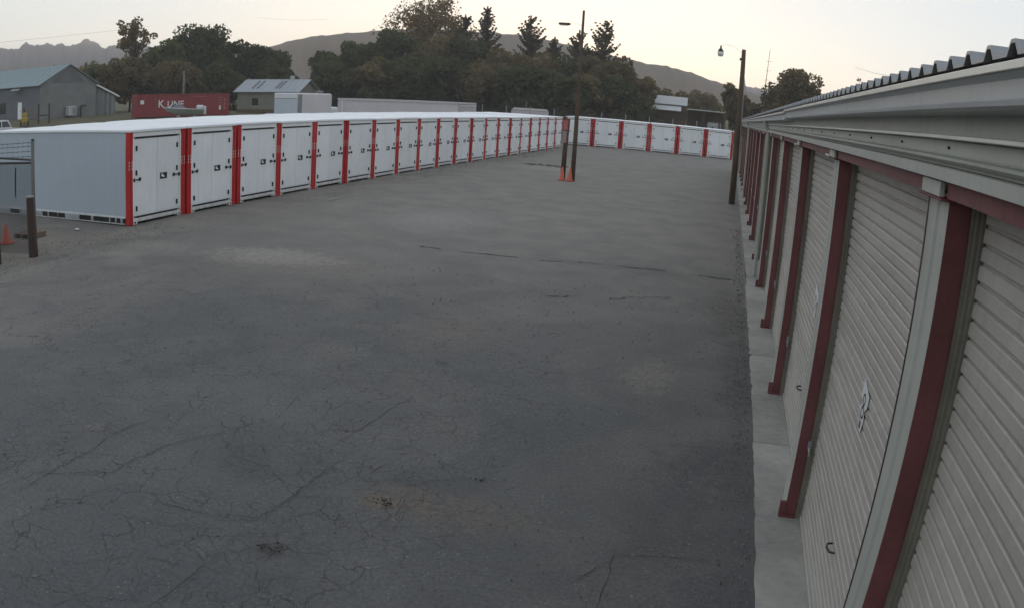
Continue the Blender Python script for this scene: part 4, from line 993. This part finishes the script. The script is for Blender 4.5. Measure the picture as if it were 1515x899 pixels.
def cabin():
    D = 128; xa, ya = polar(5.45, D); z0 = ground_z(xa, ya)
    o = thing('cabin', 'brown cabin with stepped grey porch roof and flat lean-to beyond the far containers', 'house', (xa, ya, z0), R(3.0))
    zz = lambda el: zel(el, D)-z0
    W1 = 5.3
    MB().box(0.1, W1-0.1, 0.9, 5.5, 0, zz(0.80)).build('wall', M_RUSTW, o)
    MB().prism([(0.55, zz(0.84)),(2.6, zz(1.42)),(2.6, zz(1.42)+0.1),(0.55, zz(0.84)+0.1)], 'x', -0.1, W1).build('upper_roof', M_GUTTER, o)
    MB().prism([(2.61, zz(1.42)),(5.9, zz(0.84)),(5.9, zz(0.84)+0.1),(2.61, zz(1.42)+0.1)], 'x', -0.1, W1).build('upper_roof', M_GUTTER, o)
    MB().prism([(0.9, zz(0.84)-0.1),(5.4, zz(0.84)-0.1),(2.6, zz(1.40))], 'x', W1-0.2, W1-0.1).build('gable', M_RUSTW, o)
    MB().prism([(-1.3, zz(0.43)-0.05),(0.54, zz(0.74)-0.05),(0.54, zz(0.74)+0.06),(-1.3, zz(0.43)+0.06)], 'x', -0.7, W1-0.9).build('porch_roof', M_GUTTER, o)
    for xx in (-0.5, 1.2, 2.9, W1-1.1): MB().box(xx, xx+0.12, -1.1, -0.98, 0, zz(0.43)).build('porch_post', M_RUSTW, o)
    MB().box(1.9, 2.9, 0.86, 0.899, 0.05, 2.1).build('door', M_BROWN, o)
    L2 = W1+6.2
    MB().prism([(-0.6, zz(0.66)-0.12),(4.0, zz(0.66)-0.02),(4.0, zz(0.66)+0.10),(-0.6, zz(0.66)+0.02)], 'x', W1+0.02, L2).build('lean_to_roof', M_BEIGE, o)
    for xx in (W1+0.1, W1+2.6, L2-0.2): MB().box(xx, xx+0.14, -0.4, -0.26, 0, zz(0.66)-0.13).build('post', M_RUSTW, o)
    MB().box(W1+0.1, L2-0.1, 3.4, 3.6, 0, zz(0.66)-0.16).build('back_wall', M_RUSTW, o)
    d = MB().box(W1+3.4, W1+5.1, 1.0, 1.1, 0.1, 2.35).build('white_panel', M_CARW, o)
    MB().box(W1+4.1, W1+4.35, 0.96, 0.999, 0.4, 1.7).build('dark_slot', M_DARKSTEEL, d)
    for k in range(3): MB().bevbox(W1+0.5+k*0.9, W1+1.2+k*0.9, 1.2, 2.0, 0.05, 1.0+0.35*(k % 2), 0.04).build('crate', M_GALV, o)
cabin()

def wire_fence():
    pts = [polar(19.0, 82), polar(14, 82), polar(9, 83), polar(4, 84), polar(-1.0, 85)]
    o = thing('wire_fence', 'rusty wire fence with slim steel posts behind the far containers', 'fence', (pts[0][0], pts[0][1], ground_z(*pts[0])))
    bx, by, bz = o.location; posts = []
    for a, b in zip(pts[:-1], pts[1:]):
        n = 3
        for i in range(n): q = i/n; posts.append((a[0]+(b[0]-a[0])*q, a[1]+(b[1]-a[1])*q))
    posts.append(pts[-1])
    for (x, y) in posts: MB().tube([(0,0,0),(0,0,3.1)], 0.045, 6).build('post', M_GALV, o, loc=(x-bx, y-by, ground_z(x, y)-bz))
    for z in (0.7, 1.4, 2.1, 2.75, 3.0):
        MB().tube([(x-bx, y-by, ground_z(x, y)-bz+z) for x, y in posts], 0.016, 4).build('wire', M_DARKSTEEL, o)
    mb = MB()
    for (a, b) in zip(posts[:-1], posts[1:]):
        n = 60
        for i in range(n):
            q = i/n; x, y = a[0]+(b[0]-a[0])*q-bx, a[1]+(b[1]-a[1])*q-by
            mb.tube([(x, y, 0.05), (x, y, 2.74)], 0.006, 3, False)
    struct(mb.build('wire_mesh', paint('rusty_wire', (.10,.075,.055), .8, .2, 3), o), 'stuff')
wire_fence()

def far_pole():
    x, y = polar(38.38, 120); z0 = ground_z(x, y)
    o = thing('utility_pole', 'grey wooden pole rising behind the red shipping container', 'pole', (x, y, z0))
    zt = zel(1.8, 120)-z0
    MB().tube([(0,0,-0.2),(0,0,zt)], [0.2,0.15], 10).build('shaft', paint('silver_pole_wood', (.17,.155,.135), .85, .25, 2, .3), o, smooth=True)
    MB().box(-0.5, 0.5, -0.05, 0.05, zt-0.45, zt-0.33).build('crossarm', M_POLE, o)
far_pole()
def wires():
    mw = paint('cable_black', (.05,.05,.05), .6)
    for (a, b, lab) in ((( 54, 4.0, 170), (41, 4.9, 230), 'overhead cable sagging above the far mountains by the barn'),
                        ((33.5, 5.5, 260), (28.5, 5.45, 260), 'thin overhead cable against the sky above the round hill'),
                        ((-8.5, 4.9, 150), (-14.0, 4.8, 90), 'overhead cable dropping behind the ribbed building roof')):
        p, q = polar(a[0], a[2]), polar(b[0], b[2]); za, zb = zel(a[1], a[2]), zel(b[1], b[2])
        pts = [(p[0]+(q[0]-p[0])*t/12, p[1]+(q[1]-p[1])*t/12, za+(zb-za)*t/12-0.5*math.sin(math.pi*t/12)) for t in range(13)]
        o = MB().tube([(x-pts[0][0], y-pts[0][1], z-pts[0][2]) for x, y, z in pts], 0.022, 5).build('overhead_cable', mw, None, loc=pts[0])
        tag(o, lab, 'cable')
wires()

# ------------------------------------------------------------------ trees
def leaf_material(name, c, var=0.35):
    m = bpy.data.materials.new(name); t = NT(m); g = t.n('ShaderNodeNewGeometry'); tc = t.n('ShaderNodeTexCoord')
    n1 = t.noise(tc.outputs['Object'], 0.45, 3, 0.6); rp = g.outputs['Random Per Island']
    k = t.math('ADD', t.mapr(n1, 0.3, 0.7, 1-var, 1+var), t.mapr(rp, 0, 1, -0.25, 0.25))
    comb = t.n('ShaderNodeCombineColor')
    for i in range(3): t.l(k, comb.inputs[i])
    col = t.mix(1.0, c, comb.outputs[0], 'MULTIPLY')
    d = t.n('ShaderNodeBsdfDiffuse'); t.l(col, d.inputs[0]); tr = t.n('ShaderNodeBsdfTranslucent'); t.l(t.mix(0.5, col, (c[0]*1.4, c[1]*1.3, c[2]*0.6)), tr.inputs[0])
    mx = t.n('ShaderNodeMixShader'); mx.inputs[0].default_value = 0.38; t.l(d.outputs[0], mx.inputs[1]); t.l(tr.outputs[0], mx.inputs[2])
    o = t.n('ShaderNodeOutputMaterial'); t.l(mx.outputs[0], o.inputs[0]); return m
LEAF = {'dark': leaf_material('dark_foliage', (0.088, 0.094, 0.050)), 'mid': leaf_material('green_foliage', (0.105, 0.122, 0.056)), 'olive': leaf_material('veiled_olive_foliage', (0.165, 0.132, 0.075)),  # olive is lightened and browned to paint the glare veil over the grove
        'gold': leaf_material('golden_foliage', (0.17, 0.115, 0.05)), 'conifer': leaf_material('conifer_needles', (0.105, 0.092, 0.052))}
BARK = paint('tree_bark', (0.075, 0.058, 0.045), 0.9, 0.3, 2)

def leaves_mesh(name, cents, rads, per, size, m, seed, flat=0.75):
    r = np.random.default_rng(seed); cents = np.asarray(cents); rads = np.asarray(rads)
    n = len(cents)*per
    c = np.repeat(cents, per, 0); ra = np.repeat(rads, per)[:, None]
    d = r.normal(size=(n, 3)); d /= np.linalg.norm(d, axis=1)[:, None]
    p = c + d*ra*np.cbrt(r.uniform(0.15, 1, (n, 1)))*np.array([1, 1, flat])
    a = r.normal(size=(n, 3)); a /= np.linalg.norm(a, axis=1)[:, None]
    b = np.cross(a, r.normal(size=(n, 3))); b /= np.linalg.norm(b, axis=1)[:, None]
    s = size*r.uniform(0.55, 1.3, (n, 1)); w = s*0.62
    v = np.stack([p-a*s, p+b*w, p+a*s, p-b*w], 1).reshape(-1, 3)
    me = bpy.data.meshes.new(name); me.vertices.add(4*n); me.vertices.foreach_set('co', v.astype(np.float32).ravel())
    me.loops.add(4*n); me.loops.foreach_set('vertex_index', np.arange(4*n, dtype=np.int32))
    me.polygons.add(n); me.polygons.foreach_set('loop_start', np.arange(0, 4*n, 4, dtype=np.int32))
    me.update(calc_edges=True); me.validate(); me.materials.append(m); return me

def tree(az, D, el_top, width, label, kind='mid', seed=0, base=0.12, clumps=46, per=150, size=0.30, sparse=False, group='trees beyond the yard', depth=None, name='broadleaf_tree'):
    x, y = polar(az, D); z0 = ground_z(x, y)-0.1; H = zel(el_top, D)-z0; r = random.Random(seed*13+5)
    o = thing(name, label, 'tree', (x, y, z0), 0, group)
    rw = width/2; rd = (depth or width)/2; zb = H*base; width *= 1.22; rw = width/2; rd = (depth or width)/2; clumps = int(clumps*(1.55 if not sparse else 1.15)); cents = []; rads = []
    zc = (H+zb)/2; rz = (H-zb)/2
    lob = [(r.uniform(-.45, .45), r.uniform(-.45, .45), r.uniform(-.4, .55), r.uniform(.55, .85)) for _ in range(6)] + [(0, 0, 0.28, 0.7)]
    while len(cents) < clumps:
        l = r.choice(lob); d = Vector((r.gauss(0,1), r.gauss(0,1), r.gauss(0,1))).normalized()*(r.uniform(0.35, 1)**0.5)*l[3]*0.75
        p = (l[0]+d.x, l[1]+d.y, l[2]+d.z)
        if abs(p[2]) > 0.93 or p[0]**2+p[1]**2 > 1.0: continue
        if p[2] > 0.3 and math.hypot(p[0], p[1]) > 1.15-0.75*p[2]: continue
        cents.append((p[0]*rw, p[1]*rd, zc+p[2]*rz)); rads.append(rw*r.uniform(0.19, 0.33) if not sparse else rw*r.uniform(0.12, 0.22))
    tr = MB().tube([(0,0,-0.3),(r.uniform(-.2,.2),0,H*0.2),(r.uniform(-.4,.4),r.uniform(-.3,.3),H*0.5),(0,0,H*0.85)], [H*0.022,H*0.018,H*0.011,H*0.003], 8)
    for c in r.sample(cents, min(14 if not sparse else 26, len(cents))):
        zs = max(H*0.14, c[2]*r.uniform(0.45, 0.7)); k = H*0.006
        mid = (c[0]*0.45, c[1]*0.45, zs+(c[2]-zs)*0.6)
        tr.tube([(0,0,zs), mid, c], [k*1.3, k*0.8, k*0.25], 5)
    tr.build('trunk', BARK, o, smooth=True)
    link('crown', leaves_mesh('crown', cents, rads, per, size, LEAF[kind], seed+100, 0.8), o)
    return o

def conifer(az, D, el_top, width, label, seed, base=0.08, group='conifers beyond the yard', per=15):
    x, y = polar(az, D); z0 = ground_z(x, y)-0.1; H = zel(el_top, D)-z0; r = random.Random(seed*7+1)
    o = thing('conifer_tree', label, 'tree', (x, y, z0), 0, group)
    tr = MB().tube([(0,0,-0.3),(0,0,H*0.5),(0,0,H)], [H*0.018,H*0.011,0.03], 8); cents = []; rads = []
    z = H*base; width *= 1.7
    lean = [r.uniform(0.75, 1.25) for _ in range(9)]
    while z < H*0.97:
        q = (z/H-base)/(1-base); Lb = width/2*((1-q)**0.9*0.95+0.07)
        for k in range(r.randint(3, 5)):
            a = r.uniform(0, 6.28); L_ = Lb*r.uniform(0.4, 1.25)*lean[int(a/6.28*8.9)]; rise = L_*r.uniform(0.35, 0.95)*(0.25+0.95*q)
            tip = (math.cos(a)*L_, math.sin(a)*L_, z+rise)
            tr.tube([(0,0,z), (tip[0]*.6, tip[1]*.6, z+rise*.3), tip], [0.05, 0.035, 0.012], 4)
            m = max(2, int(L_/0.30))
            for j in range(1, m+1):
                f = j/m; zz = z+rise*(0.3*f/0.6 if f < .6 else .3+(f-.6)/.4*.7)
                cents.append((tip[0]*f, tip[1]*f, zz)); rads.append(0.09+0.26*(1-f)*min(1, Lb/2.5)+0.05)
        z += H*r.uniform(0.014, 0.026)
    for j in range(9): cents.append((0, 0, H*(1-0.012*j)+0.1)); rads.append(0.06+0.018*j)
    tr.build('trunk', BARK, o, smooth=True)
    link('crown', leaves_mesh('crown', cents, rads, per, 0.17, LEAF['conifer'], seed+300, 0.8), o)
    return o

tree(41.9, 146, 5.70, 8.2, 'tall thin golden cottonwood standing behind the grey barn', 'gold', 1, 0.40, 44, 60, 0.24, True)
tree(44.6, 132, 2.55, 10.0, 'low green tree right behind the grey barn lean-to', 'mid', 2, 0.05, 40, 170)
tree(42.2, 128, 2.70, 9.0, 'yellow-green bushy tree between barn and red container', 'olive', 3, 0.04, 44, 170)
tree(39.9, 134, 3.6, 9.5, 'mid-green tree behind the left end of the red container', 'mid', 4, 0.05, 50, 170)
tree(37.5, 142, 5.30, 13.5, 'large dark broad tree towering behind the red container', 'dark', 5, 0.06, 84, 190, 0.32)
tree(35.2, 138, 4.05, 8.5, 'dark tree rising between the red container and olive house', 'dark', 6, 0.05, 56, 170)
tree(33.1, 140, 3.85, 9.5, 'dark rounded tree right behind the olive house roof', 'dark', 7, 0.06, 60, 170)
tree(28.2, 128, 3.35, 7.0, 'medium green tree behind the box truck', 'mid', 8, 0.06, 46, 150)
tree(26.0, 132, 4.15, 9.0, 'bushy green tree behind the near end of the semi trailer', 'mid', 9, 0.05, 60, 170)
tree(21.4, 160, 8.0, 18.5, 'very tall golden cottonwood with loose open crown on the skyline', 'gold', 10, 0.30, 150, 52, 0.27, True)
tree(23.6, 136, 4.75, 10.5, 'dense dark tree under the tall golden cottonwood', 'dark', 11, 0.04, 70, 180)
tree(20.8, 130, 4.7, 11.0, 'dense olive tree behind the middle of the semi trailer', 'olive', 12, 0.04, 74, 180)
tree(18.2, 128, 4.4, 10.0, 'dense dark tree behind the far end of the semi trailer', 'dark', 13, 0.04, 70, 180)
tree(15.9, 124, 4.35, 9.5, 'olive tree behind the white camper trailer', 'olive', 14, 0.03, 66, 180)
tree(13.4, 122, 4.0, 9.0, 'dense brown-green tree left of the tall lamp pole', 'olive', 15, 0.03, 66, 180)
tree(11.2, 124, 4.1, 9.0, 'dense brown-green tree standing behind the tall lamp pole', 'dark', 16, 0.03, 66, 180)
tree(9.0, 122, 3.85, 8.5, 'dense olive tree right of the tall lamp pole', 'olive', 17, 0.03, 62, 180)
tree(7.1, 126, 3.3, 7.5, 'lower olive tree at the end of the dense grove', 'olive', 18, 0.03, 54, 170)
conifer(17.4, 140, 6.75, 6.0, 'tall dark conifer beside the golden cottonwood', 1)
conifer(18.9, 146, 6.1, 6.5, 'dark conifer partly behind the golden cottonwood', 2)
conifer(14.35, 138, 6.3, 7.0, 'conifer spire with spreading arms above the olive grove', 3)
conifer(12.6, 140, 4.9, 4.5, 'short conifer tip left of the lamp head pole', 4)
conifer(10.9, 138, 5.5, 6.0, 'conifer spire directly behind the tall lamp pole', 5)
conifer(9.05, 136, 6.3, 8.0, 'broad conifer spire at the right end of the grove', 6)
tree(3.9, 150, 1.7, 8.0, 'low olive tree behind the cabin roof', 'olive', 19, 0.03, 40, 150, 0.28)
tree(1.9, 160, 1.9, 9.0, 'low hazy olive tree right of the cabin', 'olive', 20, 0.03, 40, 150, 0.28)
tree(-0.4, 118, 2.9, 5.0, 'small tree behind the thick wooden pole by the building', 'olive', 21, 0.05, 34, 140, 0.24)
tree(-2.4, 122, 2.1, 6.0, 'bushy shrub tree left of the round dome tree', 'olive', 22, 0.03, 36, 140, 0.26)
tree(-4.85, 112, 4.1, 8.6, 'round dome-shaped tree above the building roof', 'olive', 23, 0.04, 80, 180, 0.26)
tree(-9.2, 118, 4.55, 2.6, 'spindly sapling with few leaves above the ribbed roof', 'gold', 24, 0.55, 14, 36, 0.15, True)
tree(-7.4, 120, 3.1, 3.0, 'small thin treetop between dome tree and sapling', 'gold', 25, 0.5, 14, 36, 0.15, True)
for k, (az, D, el, w, lab) in enumerate(((24.9,122,3.0,9,'dark understory tree behind the left part of the semi trailer'), (22.4,120,3.2,10,'dark understory tree beneath the tall golden cottonwood'), (19.6,118,3.1,9.5,'dark understory tree behind the right part of the semi trailer'), (17.0,116,3.0,9,'dark understory tree left of the white camper'),
        (14.6,114,2.9,9,'dark understory tree right behind the white camper'), (12.3,114,2.9,8.5,'dark understory tree left behind the lamp pole'), (10.1,115,2.8,8.5,'dark understory tree right behind the lamp pole'), (8.1,117,2.5,7.5,'dark understory tree towards the cabin'), (27.4,122,2.2,7,'dark understory tree behind the box truck'),
        (38.9,126,2.4,9,'dark understory tree behind the middle of the red container'), (36.2,126,2.4,9,'dark understory tree behind the right end of the red container'), (31.6,124,1.9,7,'dark understory tree at the house gable'), (46.8,130,2.2,8,'dark understory tree behind the barn gable'))):
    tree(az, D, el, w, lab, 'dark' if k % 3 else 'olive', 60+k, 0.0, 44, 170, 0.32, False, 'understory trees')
r_ = random.Random(21)
for k, (az, D, el, w, lab) in enumerate(((6.6,112,0.9,5,'low brush left of the cabin porch'), (24.8,118,0.9,6,'dark brush behind the left half of the semi trailer'), (29.6,124,1.0,5,'brush between olive house and box truck'), (51.2,140,2.0,9,'dark trees behind the barn roof'), (49.0,150,2.2,8,'treetops peeking over the barn ridge'))):
    tree(az, D, el, w, lab, 'dark', 40+k, 0.02, 30, 130, 0.26, False, 'brush and far trees', name='shrub' if k < 3 else 'broadleaf_tree')

# ------------------------------------------------------------------ evening haze
def haze():
    o = MB().box(-3150, 3150, -1600, 3150, -1.2, 128).build('haze', None); struct(o, 'stuff')
    m = bpy.data.materials.new('evening_haze'); m.use_nodes = True; nt = m.node_tree; nt.nodes.clear()
    v = nt.nodes.new('ShaderNodeVolumePrincipled'); v.inputs['Color'].default_value = (0.93, 0.92, 0.91, 1)
    v.inputs['Density'].default_value = 0.0006; v.inputs['Anisotropy'].default_value = 0.45
    q = nt.nodes.new('ShaderNodeOutputMaterial'); nt.links.new(v.outputs[0], q.inputs['Volume'])
    o.data.materials.append(m)
haze()
